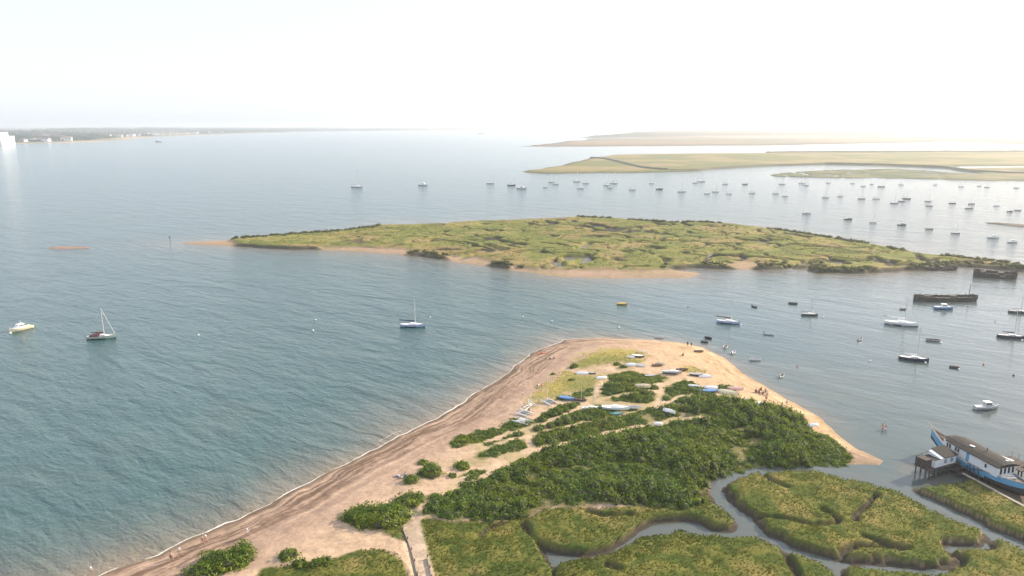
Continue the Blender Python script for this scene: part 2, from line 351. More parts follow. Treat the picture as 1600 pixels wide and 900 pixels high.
# --- the saltmarsh island
RI = 0.9
xs2, ys2, X2, Y2 = grid(-200, 330, 300, 580, RI)
dI = sdf(X2, Y2, ISL)+(fbm(X2, Y2, 9, 3, 61)-0.5)*5
rI = fbm(X2, Y2, 14, 4, 62)
sI = np.zeros(X2.shape)
for q in ISAND: sI = np.maximum(sI, sm(-2.5, 2.5, sdf(X2, Y2, q)))
wx = X2+(fbm(X2, Y2, 30, 2, 70)-0.5)*40; wy = Y2+(fbm(X2, Y2, 30, 2, 71)-0.5)*40
r1 = np.abs(fbm(wx, wy, 24, 2, 63)-0.5); r2 = np.abs(fbm(wx, wy, 13, 2, 64)-0.5)
dens = fbm(X2, Y2, 60, 2, 65)
trench = np.maximum((1-sm(0.014, 0.046, r1)), (1-sm(0.014, 0.050, r2))*sm(0.30, 0.42, dens))*sm(4, 12, dI)*sm(0.33, 0.42, fbm(X2, Y2, 11, 2, 69))
trench *= sm(-110, -40, X2+rI*40)
zI = np.where(dI > 0, sm(-0.5, 3.0, dI)*1.85-0.2, np.maximum(dI*0.1, -1.5))
zI = mix(zI, np.where(dI > 0, 0.9*(1-np.exp(-dI/9)), zI), sI)
zI = zI+(rI-0.5)*0.7*sm(1, 5, dI)*(1-sI)+(vnoise(X2, Y2, 2.2, 66)-0.5)*0.35*sm(1, 5, dI)*(1-sI)
zI = zI-trench*1.55*(1-sI)
cw = np.zeros(X2.shape)
for p, wd in ICREEK:
    cw = np.maximum(cw, 1-sm(wd*0.75, wd*0.75+1.4, seg_dist(X2, Y2, p)+(vnoise(X2, Y2, 4, 67)-0.5)*2))
zI = mix(zI, -0.3, cw)
hed = np.exp(-((dI-3.5)/2.2)**2)*sm(0.40, 0.62, fbm(X2, Y2, 26, 2, 68))
ci = np.zeros(X2.shape+(3,))+c3(0.155, 0.165, 0.038)
ci = lay(ci, c3(0.225, 0.20, 0.062), sm(0.42, 0.62, fbm(X2, Y2, 22, 4, 72)))
ci = lay(ci, c3(0.11, 0.13, 0.03), sm(0.52, 0.66, fbm(X2, Y2, 8, 3, 73))*0.8)
ci = lay(ci, c3(0.30, 0.20, 0.10), sm(0.6, 0.7, fbm(X2, Y2, 17, 3, 74))*0.5)
ci = lay(ci, c3(0.36, 0.25, 0.18), sI*(0.6+0.4*rI))
ci = lay(ci, c3(0.045, 0.04, 0.03), np.clip(trench*1.6, 0, 1)*(1-sI))
ci = lay(ci, c3(0.085, 0.075, 0.055), (1-sm(1.0, 4.0, dI))*(1-sI*0.9))
ci = lay(ci, bed, 1-sm(-0.3, 0.0, zI))
grid_mesh('island_ground', X2, Y2, zI, ci, ground_mat('island_marsh', 0.35, 0.3, 0.8, 0.3, 0.95, 1.2), keep=zI > -0.9)
def iz(x, y):
    i = int((x-xs2[0])/RI); j = int((y-ys2[0])/RI)
    return float(zI[min(max(j, 0), len(ys2)-1), min(max(i, 0), len(xs2)-1)])

# --- low shingle bank off the island's tip
xs3, ys3, X3, Y3 = grid(BANK[:, 0].min()-12, BANK[:, 0].max()+12, BANK[:, 1].min()-10, BANK[:, 1].max()+10, 0.8)
d3 = sdf(X3, Y3, BANK)+(fbm(X3, Y3, 3, 3, 81)-0.5)*3
z3 = np.where(d3 > 0, 0.45*(1-np.exp(-d3/1.5)), d3*0.2)
grid_mesh('shingle_bank', X3, Y3, z3, np.zeros(X3.shape+(3,))+c3(0.30, 0.20, 0.15), GM, keep=z3 > -0.6)

# --- far marshes on the right
def flat_land(name, outline, res, top, c_a, c_b, seed, patch=None, z0=0.0):
    pts = PP(outline, z0)
    x0, y0 = pts.min(0)-res*3; x1, y1 = pts.max(0)+res*3
    ry = res
    a = np.arange(x0, x1, res); b = np.arange(y0, y1, ry); Xf, Yf = np.meshgrid(a, b)
    d = sdf(Xf, Yf, pts)+(fbm(Xf, Yf, res*6, 3, seed)-0.5)*res*3
    z = np.where(d > 0, sm(-res*0.3, res*1.6, d)*top, -0.8*sm(0, res*2, -d))
    n = fbm(Xf, Yf, res*9, 4, seed+3)
    cc = mix(np.asarray(c_a), np.asarray(c_b), sm(0.38, 0.62, n)[..., None])
    if patch is not None:
        m = np.abs(fbm(Xf, Yf, patch, 3, seed+7)-0.5); m = 1-sm(0.035, 0.075, m)
        z = z-m*(top+0.6)
        cc = cc*(1-m[..., None])+c3(0.08, 0.07, 0.05)*m[..., None]
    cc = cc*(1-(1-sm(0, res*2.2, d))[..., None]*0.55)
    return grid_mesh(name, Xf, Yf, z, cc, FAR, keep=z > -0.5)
FAR = ground_mat('far_marsh', 0.05, 0.25, 0.5, 0.5, 0.95, 0.2)
flat_land('marsh', [(814,268),(850,264),(888,258),(905,252),(925,248),(960,242),(1100,240),(1280,239),(1600,238),(1800,238),(1800,264),(1600,259),(1500,259),(1480,262),(1430,261),(1350,258),(1280,257),(1200,259),(1110,264),(1080,268),(1000,270),(860,271),(830,270)], 9, 1.6, (0.15,0.155,0.055), (0.25,0.20,0.09), 101)
flat_land('marsh', [(1500,264),(1600,262),(1800,263),(1800,286),(1600,283),(1540,282),(1480,281),(1470,276),(1540,272),(1520,268)], 6, 1.4, (0.13,0.14,0.06), (0.22,0.18,0.09), 111)
flat_land('marsh', [(1200,274),(1225,270),(1290,266),(1400,264),(1450,267),(1490,270),(1540,273),(1500,281),(1400,279),(1300,278),(1215,276)], 3.2, 0.9, (0.10,0.12,0.05), (0.16,0.16,0.08), 121, patch=34)
flat_land('mud_bank', [(1536,348),(1560,348),(1600,351),(1680,358),(1680,361),(1600,355),(1560,351)], 1.2, 0.5, (0.12,0.10,0.08), (0.15,0.12,0.09), 131)
flat_land('marsh', [(812,229),(850,226),(890,221),(930,217),(1050,214),(1300,211),(1900,210),(1900,224),(1600,226),(1480,221),(1380,224),(1180,227),(1000,228),(850,229)], 38, 2.5, (0.24,0.165,0.10), (0.16,0.14,0.08), 141)
flat_land('hills', [(930,215),(1000,213.6),(1300,212.5),(2000,212),(2400,212),(2400,204.5),(1700,204.5),(1300,205),(1120,206),(1000,209)], 70, 21, (0.050,0.065,0.035), (0.15,0.13,0.08), 161)
flat_land('field', [(1000,209),(1100,207.5),(1900,207),(1900,218),(1600,217),(1380,216),(1180,221),(1050,213.5)], 60, 4, (0.14,0.14,0.09), (0.28,0.21,0.13), 151)

# --- hills on both horizons: long low heightfields
def hills(name, x0, x1, y0, y1, nx, ny, hfun, c_a, c_b, seed, mat):
    a = np.linspace(x0, x1, nx); b = np.linspace(y0, y1, ny); Xf, Yf = np.meshgrid(a, b)
    z, cov = hfun(Xf, Yf)
    n = fbm(Xf, Yf, 420, 4, seed)
    fld = lat(np.floor((Xf+n*260)/330).astype(np.int64), np.floor((Yf+n*300)/420).astype(np.int64), seed)
    cc = mix(np.asarray(c_a), np.asarray(c_b), sm(0.5, 0.75, fld)[..., None])
    sandy = (1-sm(1.0, 3.0, z))
    cc = lay(cc, c3(0.50, 0.38, 0.24), sandy*0.8)
    return grid_mesh(name, Xf, Yf, z, cc, mat, keep=z > -0.5)
SHL = PP([(-200,227),(0,226),(60,224),(130,222.5),(200,219),(235,214.5),(300,211.5),(330,210.5),(400,208),(460,206.5),(540,205),(620,204.6),(760,204),(900,203.5),(1100,203.2),(1500,203),(2300,203),(2300,197.5),(-700,197.5),(-700,227)], 0)
def hl(Xf, Yf):
    d = sdf(Xf, Yf, SHL)+(fbm(Xf, Yf, 500, 3, 203)-0.5)*120
    D_ = np.hypot(Xf, Yf)
    z = np.where(d > 0, 2.2*sm(0, 60, d)+ (fbm(Xf, Yf, 1500, 3, 201))*22*sm(150, 1500, d)*1.2+10*sm(6000, 14000, D_), -0.8)
    return z, None
hills('hills', -9500, 24000, 2300, 24000, 420, 380, hl, (0.060,0.080,0.040), (0.32,0.25,0.13), 205, ground_mat('far_fields', 0.004, 0.3, 0.3, 2, 0.95, 0.02))

# --- sea bed under everything, out to the horizon
def disc(name, rad, z, n=96):
    V = [(0, 0, z)]+[(rad*math.cos(2*math.pi*i/n), rad*math.sin(2*math.pi*i/n), z) for i in range(n)]
    me = bpy.data.meshes.new(name); me.from_pydata(V, [], [(0, 1+i, 1+(i+1) % n) for i in range(n)]); return me
tag(link('seabed', disc('seabed', 29500, -2.6), paint('silt', (0.13, 0.11, 0.08), 0.9)), kind='structure')

# ================================================================ WATER
def axis(fine0, fine1, step, lim0, lim1, grow=1.18):
    a = list(np.arange(fine0, fine1+step/2, step)); s = step
    while a[-1] < lim1: s *= grow; a.append(min(lim1, a[-1]+s))
    s = step
    while a[0] > lim0: s *= grow; a.insert(0, max(lim0, a[0]-s))
    return np.array(a)
wxs = axis(-140, 180, 1.6, -29000, 29000); wys = axis(50, 330, 1.6, -2500, 29000)
WX, WY = np.meshgrid(wxs, wys)
near = (np.abs(WX) < 260) & (WY < 460) & (WY > 0)
nA = np.full(WX.shape, 500.0); nn = np.where(near)
nA[nn] = -sdf(WX[nn], WY[nn], A)
allm = np.full(WX.shape, 500.0)
for q in (B, Cc, D, E): allm[nn] = np.minimum(allm[nn], -sdf(WX[nn], WY[nn], q))
isl = np.full(WX.shape, 500.0); ni = np.where((np.abs(WX) < 700) & (WY < 900) & (WY > 150)); isl[ni] = -sdf(WX[ni], WY[ni], ISL)
cl = fbm(WX, WY, 16, 3, 301); cl2 = fbm(WX, WY, 5, 3, 302)
eastw = sm(15, 75, WX+(WY-200)*0.1)*(1-sm(230, 400, WY))
shal = np.exp(-np.clip(nA, 0, None)/(3.5+9*cl*(1-0.75*eastw)))*(0.75+0.5*cl2)*(1-0.35*eastw)
shal = np.where((allm < 30) & (WX > -5), shal*sm(8, 30, allm)*0.6+0.06, shal)
shal = np.maximum(shal, np.exp(-np.clip(isl, 0, None)/14)*0.75)
shal = np.maximum(shal, sm(0.55, 0.75, cl)*np.exp(-np.clip(nA, 0, None)/26)*0.35)
calm = np.clip(np.maximum(eastw*0.85, np.maximum(np.exp(-np.clip(allm, 0, None)/9), sm(380, 1500, WY)*sm(-0.4, 0.7, WX/(np.clip(WY, 100, None)))*1.0)), 0, 1)
calm = np.where((WX > 20) & (WY < 150), np.maximum(calm, 0.97), calm)
gm_ = np.clip(sm(0, 1, (WX-10+WY*0.02)/(60+np.clip(WY, 0, None)*0.42))*0.9, 0, 1)           # siltier water in the creek mouth and anchorage
gm_ = np.maximum(gm_, 1-sm(4, 16, allm))
m, n, b = nodes('estuary_water')
at = n.nodes.new('ShaderNodeVertexColor'); at.layer_name = 'Col'
sp = n.nodes.new('ShaderNodeSeparateColor'); n.links.new(at.outputs[0], sp.inputs[0])
tc = n.nodes.new('ShaderNodeTexCoord')
def cmix(fac, a, bb):
    q = n.nodes.new('ShaderNodeMix'); q.data_type = 'RGBA'
    n.links.new(fac, q.inputs[0])
    for s, v in ((6, a), (7, bb)):
        if isinstance(v, tuple): q.inputs[s].default_value = (*v, 1)
        else: n.links.new(v, q.inputs[s])
    return q.outputs[2]
pn = n.nodes.new('ShaderNodeTexNoise'); pn.inputs['Scale'].default_value = 0.018; pn.inputs['Detail'].default_value = 4
n.links.new(tc.outputs['Object'], pn.inputs['Vector'])
base = cmix(pn.outputs[0], (0.034, 0.082, 0.086), (0.052, 0.112, 0.110))
base = cmix(sp.outputs[2], base, (0.088, 0.108, 0.104))
base = cmix(sp.outputs[0], base, (0.21, 0.17, 0.12))
n.links.new(base, b.inputs['Base Color'])
b.inputs['IOR'].default_value = 1.33
mp0 = n.nodes.new('ShaderNodeMapping'); mp0.inputs['Rotation'].default_value = (0, 0, R(38)); n.links.new(tc.outputs['Object'], mp0.inputs[0])
mpw = n.nodes.new('ShaderNodeMapping'); mpw.inputs['Scale'].default_value = (0.36, 1.0, 1)
n.links.new(mp0.outputs[0], mpw.inputs[0])
def wn(scale, det, vec):
    q = n.nodes.new('ShaderNodeTexNoise'); q.inputs['Scale'].default_value = scale; q.inputs['Detail'].default_value = det
    q.inputs['Distortion'].default_value = 0.6; n.links.new(vec, q.inputs['Vector']); return q.outputs[0]
w1 = wn(0.40, 4, mpw.outputs[0]); w2 = wn(1.0, 3, tc.outputs['Object']); w3 = wn(0.10, 2, mpw.outputs[0])
def mth(op, a, bb):
    q = n.nodes.new('ShaderNodeMath'); q.operation = op
    for s, v in ((0, a), (1, bb)):
        if isinstance(v, (int, float)): q.inputs[s].default_value = v
        else: n.links.new(v, q.inputs[s])
    return q.outputs[0]
hgt = mth('ADD', mth('ADD', mth('MULTIPLY', w1, 0.75), mth('MULTIPLY', w2, 0.30)), mth('MULTIPLY', w3, 1.5))
st = mth('SUBTRACT', 1.0, mth('MULTIPLY', sp.outputs[1], 0.93))
bp = n.nodes.new('ShaderNodeBump'); bp.inputs['Distance'].default_value = 0.75
n.links.new(hgt, bp.inputs['Height']); n.links.new(st, bp.inputs['Strength']); n.links.new(bp.outputs[0], b.inputs['Normal'])
n.links.new(mth('ADD', 0.07, mth('MULTIPLY', st, 0.06)), b.inputs['Roughness'])
wc = np.stack([np.clip(shal, 0, 1), calm, gm_], -1)
grid_mesh('water', WX, WY, np.zeros(WX.shape), wc, m)

# --- foam where the wavelets break on the west shore
shore = PP([(-60,962),(60,935),(150,900),(200,882),(250,865),(320,836),(390,803),(450,772),(500,747),(560,716),(620,684),(670,659),(720,630),(770,598),(810,570),(845,545),(880,532),(930,528),(1000,530),(1060,534),(1100,543),(1130,560)])
def resample(p, step):
    out = []
    for i in range(len(p)-1):
        k = max(1, int(np.hypot(*(p[i+1]-p[i]))/step))
        for j in range(k): out.append(p[i]+(p[i+1]-p[i])*j/k)
    return np.array(out+[p[-1]])
sp_ = resample(shore, 0.25)
# smooth the line
for _ in range(60): sp_[1:-1] = (sp_[:-2]+sp_[1:-1]*2+sp_[2:])/4
def zlook(q):
    i = np.clip(((q[:, 0]-XS[0])/RES).astype(int), 0, len(XS)-1); j = np.clip(((q[:, 1]-YS[0])/RES).astype(int), 0, len(YS)-1)
    return ZS[j, i]
tg0 = np.gradient(sp_, axis=0); tg0 /= np.linalg.norm(tg0, axis=1)[:, None]+1e-9; nr0 = np.stack([-tg0[:, 1], tg0[:, 0]], 1)
offs = np.arange(-4, 4, 0.15); zz_ = np.stack([zlook(sp_+nr0*o_) for o_ in offs], 1)      # follow the real waterline of the sand
wl_ = offs[np.argmin(np.abs(zz_-0.0), axis=1)]
for _ in range(6): wl_[1:-1] = (wl_[:-2]+wl_[1:-1]*2+wl_[2:])/4
sp_ = sp_+nr0*wl_[:, None]
V = []; Fc = []
for li, (off0, wmax, thr, seed) in enumerate(((0.25, 1.15, 0.36, 5), (1.9, 0.5, 0.62, 8), (3.6, 0.35, 0.70, 13))):
    tgs = np.gradient(sp_, axis=0); tgs /= np.linalg.norm(tgs, axis=1)[:, None]+1e-9
    nrm = np.stack([-tgs[:, 1], tgs[:, 0]], 1)
    s = np.arange(len(sp_))*0.25
    wav = (fbm(s, s*0, 10, 4, seed)-0.5)*(1.6 if li == 0 else 4.0)
    wid = np.clip((fbm(s, s*0+3, 7, 4, seed+1)-thr)*3.2, 0, 1)*wmax*0.62*np.clip(2.6*fbm(s, s*0+9, 22, 3, seed+5)-0.75, 0.05, 1.3)
    if li == 0: wid = np.where(wid < 0.05, 0, wid)*np.clip(1.25-s/260, 0.12, 1)
    else: wid = wid*np.clip(1.3-s/200, 0, 1)
    for i in range(len(sp_)-1):
        if wid[i] < 0.03 or wid[i+1] < 0.03: continue
        k = len(V)
        for q in (i, i+1):
            c = sp_[q]+nrm[q]*(off0+wav[q]*0.5)
            V.append((*(c-nrm[q]*wid[q]*0.5), 0.012)); V.append((*(c), 0.05)); V.append((*(c+nrm[q]*wid[q]*0.5*(0.6+0.8*random.random())), 0.012))
        Fc += [(k, k+1, k+4, k+3), (k+1, k+2, k+5, k+4)]
fm = np_mesh('surf_foam', V, Fc, smooth=True)
tag(link('surf_foam', fm, paint('foam', (0.60, 0.58, 0.53), 0.9, 0.25, 1.5)), kind='stuff', label='thin broken line of white foam along the west beach', cat='foam')
# ================================================================ VEGETATION
def leaf_cloud(cx, cy, cz, rx, ry, rz, nleaf, size, seed, az=None):
    """leaf-sized quads spread over and just inside lumpy shrub domes (arrays of shrubs), plus a few inside"""
    g = np.random.default_rng(seed)
    nb = len(cx); tot = int(nleaf.sum()); ib = np.repeat(np.arange(nb), nleaf)
    u = g.random(tot)*2*np.pi; zc = g.random(tot)**0.8*1.12-0.12
    rr = np.sqrt(np.clip(1-zc**2, 0, 1))
    d = np.stack([rr*np.cos(u), rr*np.sin(u), zc], 1)
    ph = g.random((nb, 3))*6.28
    lump = 1+0.20*np.sin(3*u+ph[ib, 0])*rr+0.16*np.sin(5*u+zc*6+ph[ib, 1])+0.12*np.sin(9*zc+ph[ib, 2]+2*u)
    depth = 1-0.35*g.random(tot)**2.5
    pos = d*(lump*depth)[:, None]*np.stack([rx, ry, rz], 1)[ib]
    pos += np.stack([cx, cy, cz], 1)[ib]
    nrm = d+g.normal(0, 0.75, (tot, 3)); nrm /= np.linalg.norm(nrm, axis=1)[:, None]
    a = np.cross(nrm, g.normal(0, 1, (tot, 3))); a /= np.linalg.norm(a, axis=1)[:, None]+1e-9
    bb = np.cross(nrm, a); s = size*(0.6+0.8*g.random(tot))[:, None]
    k = g.normal(0, 0.12, (tot, 1))
    V = np.stack([pos-a*s, pos+bb*s*0.55+nrm*s*k, pos+a*s, pos-bb*s*0.55+nrm*s*k], 1).reshape(-1, 3)
    Fc = np.arange(tot*4).reshape(-1, 4)
    return V, Fc
_ico = None
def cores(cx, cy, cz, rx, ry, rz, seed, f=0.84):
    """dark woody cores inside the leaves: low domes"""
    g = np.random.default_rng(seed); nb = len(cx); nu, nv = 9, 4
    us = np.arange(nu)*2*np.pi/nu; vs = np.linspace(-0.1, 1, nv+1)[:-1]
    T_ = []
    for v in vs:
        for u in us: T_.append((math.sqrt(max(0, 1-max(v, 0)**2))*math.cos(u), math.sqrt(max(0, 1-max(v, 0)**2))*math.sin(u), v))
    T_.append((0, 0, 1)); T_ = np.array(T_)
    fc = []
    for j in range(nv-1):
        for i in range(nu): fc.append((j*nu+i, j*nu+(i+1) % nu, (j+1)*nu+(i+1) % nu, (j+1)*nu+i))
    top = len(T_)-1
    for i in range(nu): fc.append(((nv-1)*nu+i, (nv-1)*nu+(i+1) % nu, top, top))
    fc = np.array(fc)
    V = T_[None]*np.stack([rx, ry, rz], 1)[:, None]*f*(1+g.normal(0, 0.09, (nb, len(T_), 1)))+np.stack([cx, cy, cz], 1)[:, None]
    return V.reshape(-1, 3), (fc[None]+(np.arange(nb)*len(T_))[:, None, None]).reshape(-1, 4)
def tri_quads_mesh(name, V, Fc, smooth=False):
    # faces whose last two indices are equal are triangles
    t = Fc[:, 2] == Fc[:, 3]
    me = bpy.data.meshes.new(name)
    tot = np.where(t, 3, 4); st = np.concatenate([[0], np.cumsum(tot)[:-1]])
    keep = np.ones(Fc.shape, bool); keep[t, 3] = False
    li = Fc[keep]
    me.vertices.add(len(V)); me.vertices.foreach_set('co', np.asarray(V, np.float32).ravel())
    me.loops.add(len(li)); me.loops.foreach_set('vertex_index', li.astype(np.int32))
    me.polygons.add(len(Fc)); me.polygons.foreach_set('loop_start', st.astype(np.int32)); me.polygons.foreach_set('loop_total', tot.astype(np.int32))
    me.polygons.foreach_set('use_smooth', np.full(len(Fc), smooth, bool))
    me.update(calc_edges=True); return me
SHRUB = leaf_mat('shrub_leaves', (0.044, 0.098, 0.010), (0.225, 0.305, 0.032), 0.6, 0.32)
SHRUB2 = leaf_mat('dune_shrub_leaves', (0.055, 0.11, 0.014), (0.215, 0.290, 0.034), 0.6, 0.32)
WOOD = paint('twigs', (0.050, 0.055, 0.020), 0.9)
def scatter(poly, spacing, seed, jitter=0.45):
    g = np.random.default_rng(seed); x0, y0 = poly.min(0); x1, y1 = poly.max(0)
    a, b = np.meshgrid(np.arange(x0, x1, spacing), np.arange(y0, y1, spacing*0.87))
    a = a+(np.arange(a.shape[0])[:, None] % 2)*spacing/2
    a = a+g.uniform(-jitter, jitter, a.shape)*spacing; b = b+g.uniform(-jitter, jitter, a.shape)*spacing
    d = sdf(a, b, poly); k = d > 0.1
    return a[k], b[k], d[k]
def thicket(polyname, label, name, spacing=1.35, seed=1):
    x, y, d = scatter(T[polyname], spacing, seed)
    keep = np.ones(len(x), bool)
    for t in THIN:
        keep &= seg_dist(x, y, t) > 0.75
    for t, wd in PATHS: keep &= seg_dist(x, y, t) > (wd*0.6+0.2 if polyname == 'main' else wd*0.7+0.55)
    keep &= fbm(x, y, 5, 2, 400+seed) > (0.24 if polyname == 'main' else 0.22)
    if keep.sum() < 6: keep[:] = True
    x, y, d = x[keep], y[keep], d[keep]; g = np.random.default_rng(seed+50)
    nb = len(x)
    big = fbm(x, y, 9, 3, 420)
    r = (0.72+0.75*g.random(nb))*(0.75+0.35*sm(0, 3, d)); 
    hz = (0.45+0.95*g.random(nb))*(0.5+0.85*sm(0.3, 0.7, big))*(0.55+0.5*sm(0, 3.5, d))*(1.2 if polyname == 'main' else 0.72)
    z = gz_np(x, y, ZS)-0.1
    rx = r*(0.85+0.4*g.random(nb)); ry = r*(0.85+0.4*g.random(nb))
    nl = (95*r**2*(0.8+0.4*g.random(nb))).astype(int)+25
    V1, F1 = leaf_cloud(x, y, z, rx, ry, hz*1.25, nl, 0.20, seed+3)
    V2, F2 = cores(x, y, z, rx, ry, hz*1.25, seed+4)
    me = tri_quads_mesh(name, np.concatenate([V1, V2]), np.concatenate([F1, F2+len(V1)]))
    o = link(name, me, [SHRUB if polyname == 'main' else SHRUB2, WOOD])
    mi = np.zeros(len(me.polygons), np.int32); mi[len(F1):] = 1; me.polygons.foreach_set('material_index', mi)
    tag(o, kind='stuff', label=label, cat='thicket')
TL = {'main': 'broad dark green thicket of low shrubs filling the middle of the spit',
 'strip of shrubs by the catamarans': 'band of shrubs between the beached catamarans and the first sandy path',
 'west': 'narrow strip of shrubs at the west end of the sandy paths', 's2': 'low strip of scrub between the two northern paths',
 's3': 'shrub clump pointing west between the two wide sandy paths', 's4': 'long strip of shrubs above the widest sandy path',
 's5': 'short scrubby strip on the sand south of the widest path', 'n1': 'small shrub patch behind the beached boats near the tip',
 'n2': 'shrub patch around the pale boat near the middle of the tip', 'n3': 'shrub patch behind the long white boat hull',
 'n4': 'shrub patch beside the eastern row of beached dinghies', 'n5': 'strip of shrubs in front of the long white hull',
 'n6': 'small dark scrub among the eastern beached dinghies', 'n7': 'shrub patch between the blue boat and the white yacht'}
for i, k in enumerate(T):
    thicket(k, TL[k], 'shrub_thicket', 1.35 if k == 'main' else 1.25, 11+i)

# --- shrubs that stand apart on the sand
def shrub(px, py, rx, ry, h, label, seed, lobes=5, group=None):
    c = G(px, py); g = np.random.default_rng(seed)
    root = empty('shrub', (c.x, c.y, c.z)); tag(root, label, 'shrub', group)
    k = lobes; a = g.random(k)*6.28; q = g.random(k)**0.6*0.62
    x = np.concatenate([[0], q*np.cos(a)*rx]); y = np.concatenate([[0], q*np.sin(a)*ry])
    s = np.concatenate([[0.72], 0.34+0.22*g.random(k)])
    if k == 0: s = np.array([1.0])
    RX = s*rx; RY = s*ry; HZ = h*(0.75+0.3*g.random(k+1))*np.clip(s*1.6, 0.5, 1)
    nl = (95*RX*RY).astype(int)+50
    V, Fc = leaf_cloud(x, y, x*0-0.1, RX, RY, HZ, nl, 0.19, seed+1)
    V2, F2 = cores(x, y, x*0-0.1, RX, RY, HZ, seed+2, 0.8)
    link('foliage', np_mesh('foliage', V, Fc), SHRUB2, root)
    link('stems', tri_quads_mesh('stems', V2, F2), WOOD, root)
    return root
shrub(585, 806, 6.2, 4.6, 2.0, 'largest rounded shrub clump standing alone on the sand beside the footpath', 501, 12)
shrub(562, 812, 3.4, 3.2, 1.4, 'low rounded shrub against the seaward side of the largest lone clump', 502, 5)
shrub(610, 812, 3.6, 3.0, 1.7, 'dark shrub against the path side of the largest lone clump', 503, 5)
shrub(638, 782, 2.8, 3.6, 1.3, 'mid sized shrub between the largest lone clump and the main thicket', 504, 5)
shrub(641, 751, 1.9, 1.6, 1.2, 'small shrub beside the people lying on the beach', 505, 4)
shrub(676, 740, 3.0, 3.0, 1.4, 'shrub clump just east of the people lying on the beach', 506, 6)
shrub(661, 724, 1.4, 1.6, 0.8, 'small shrub nearest the sea in the middle of the beach', 507, 3)
shrub(720, 729, 1.8, 2.2, 1.1, 'rounded shrub at the west end of the widest sandy path', 508, 4)
shrub(707, 744, 0.9, 1.1, 0.7, 'tiny shrub below the rounded shrub at the path end', 509, 2)
shrub(350, 884, 4.6, 3.6, 2.2, 'large bright green shrub at the bottom edge near the walkers, western half', 510, 9)
shrub(378, 872, 2.9, 2.9, 2.5, 'tall rounded shrub at the landward end of the large bottom shrub', 511, 6)
shrub(312, 897, 3.8, 2.2, 1.7, 'low spreading shrub at the seaward end of the large bottom shrub', 512, 6)
shrub(450, 871, 2.1, 2.0, 1.3, 'rounded shrub between the large bottom shrub and the low marsh', 513, 4)
shrub(466, 882, 1.5, 1.3, 1.1, 'small shrub just below the rounded shrub by the low marsh', 514, 3)
shrub(499, 880, 2.0, 1.4, 1.1, 'low oval shrub at the left edge of the bottom marsh', 515, 4)
shrub(897, 573, 1.6, 1.6, 0.9, 'small shrub on the yellow grass nearest the west shore of the tip', 516, 3)
shrub(964, 570, 1.3, 1.2, 0.9, 'small dark shrub west of the white upturned dinghies on the tip', 517, 2)
shrub(973, 574, 1.4, 1.0, 0.9, 'small round shrub touching the white upturned dinghies on the tip', 518, 2)
shrub(864, 585, 0.9, 0.9, 0.5, 'tiny bush on the sand above the pale masts', 519, 2)
shrub(893, 594, 1.1, 0.8, 0.5, 'tiny bush on yellow grass between the two pale masts', 520, 2)
shrub(1070, 599, 1.4, 1.3, 1.2, 'round dark bush standing above the eastern scrub patch', 521, 3)

# --- salt marsh grass: tufts of blades
def tufts(name, polys, dens, label, seed, zfun=None, hmul=1.0):
    g = np.random.default_rng(seed); VV = []; 
    X_, Y_ = [], []
    for poly in polys:
        x0, y0 = poly.min(0); x1, y1 = poly.max(0)
        x0, x1 = max(x0, -60), min(x1, 130); y0, y1 = max(y0, 76), min(y1, 200)
        k = int((x1-x0)*(y1-y0)*dens); a = g.uniform(x0, x1, k); b = g.uniform(y0, y1, k)
        kk = sdf(a, b, poly) > 0.05
        X_.append(a[kk]); Y_.append(b[kk])
    x = np.concatenate(X_); y = np.concatenate(Y_); z = gz_np(x, y, ZS)
    kk = (z > 0.28) & (seg_dist(x, y, TRACK) > 1.7); x, y, z = x[kk], y[kk], z[kk]
    n = len(x); nb = 5
    big = fbm(x, y, 3.5, 3, 77)
    h = (0.12+0.09*g.random(n))*(0.6+0.8*big)*hmul
    ib = np.repeat(np.arange(n), nb); t = g.random(n*nb)*6.28; lean = 0.25+0.5*g.random(n*nb)
    d = np.stack([np.cos(t), np.sin(t)], 1); wdt = 0.05+0.06*g.random(n*nb)
    bx = x[ib]+d[:, 0]*0.06; by = y[ib]+d[:, 1]*0.06; bz = z[ib]-0.04; hh = h[ib]*(0.7+0.5*g.random(n*nb))
    px_, py_ = -d[:, 1]*wdt, d[:, 0]*wdt
    V = np.stack([np.stack([bx-px_, by-py_, bz], 1), np.stack([bx+px_, by+py_, bz], 1), np.stack([bx+d[:, 0]*lean*hh, by+d[:, 1]*lean*hh, bz+hh], 1)], 1).reshape(-1, 3)
    me = np_mesh(name, V, np.arange(len(V)).reshape(-1, 3))
    return tag(link(name, me, GRASS), kind='stuff', label=label, cat='grass')
GRASS = leaf_mat('marsh_grass_blades', (0.092, 0.118, 0.019), (0.180, 0.175, 0.038), 0.20, 0.42)
tufts('marsh_grass', [B, Cc, D, E], 8.0, 'olive and straw coloured grass covering the creek side salt marshes', 601)
tufts('marsh_grass', [M1, M2, M3], 8.0, 'olive grass covering the marsh on the landward side of the spit', 602, hmul=1.1)
GRASS2 = leaf_mat('dune_grass_blades', (0.16, 0.17, 0.035), (0.34, 0.28, 0.085), 0.5, 0.3)
_g = GRASS; GRASS = GRASS2
tufts('dune_grass', [G1, G2, G3], 3.0, 'sparse yellow grass on the sandy tip of the spit', 603, hmul=0.8)
GRASS = _g
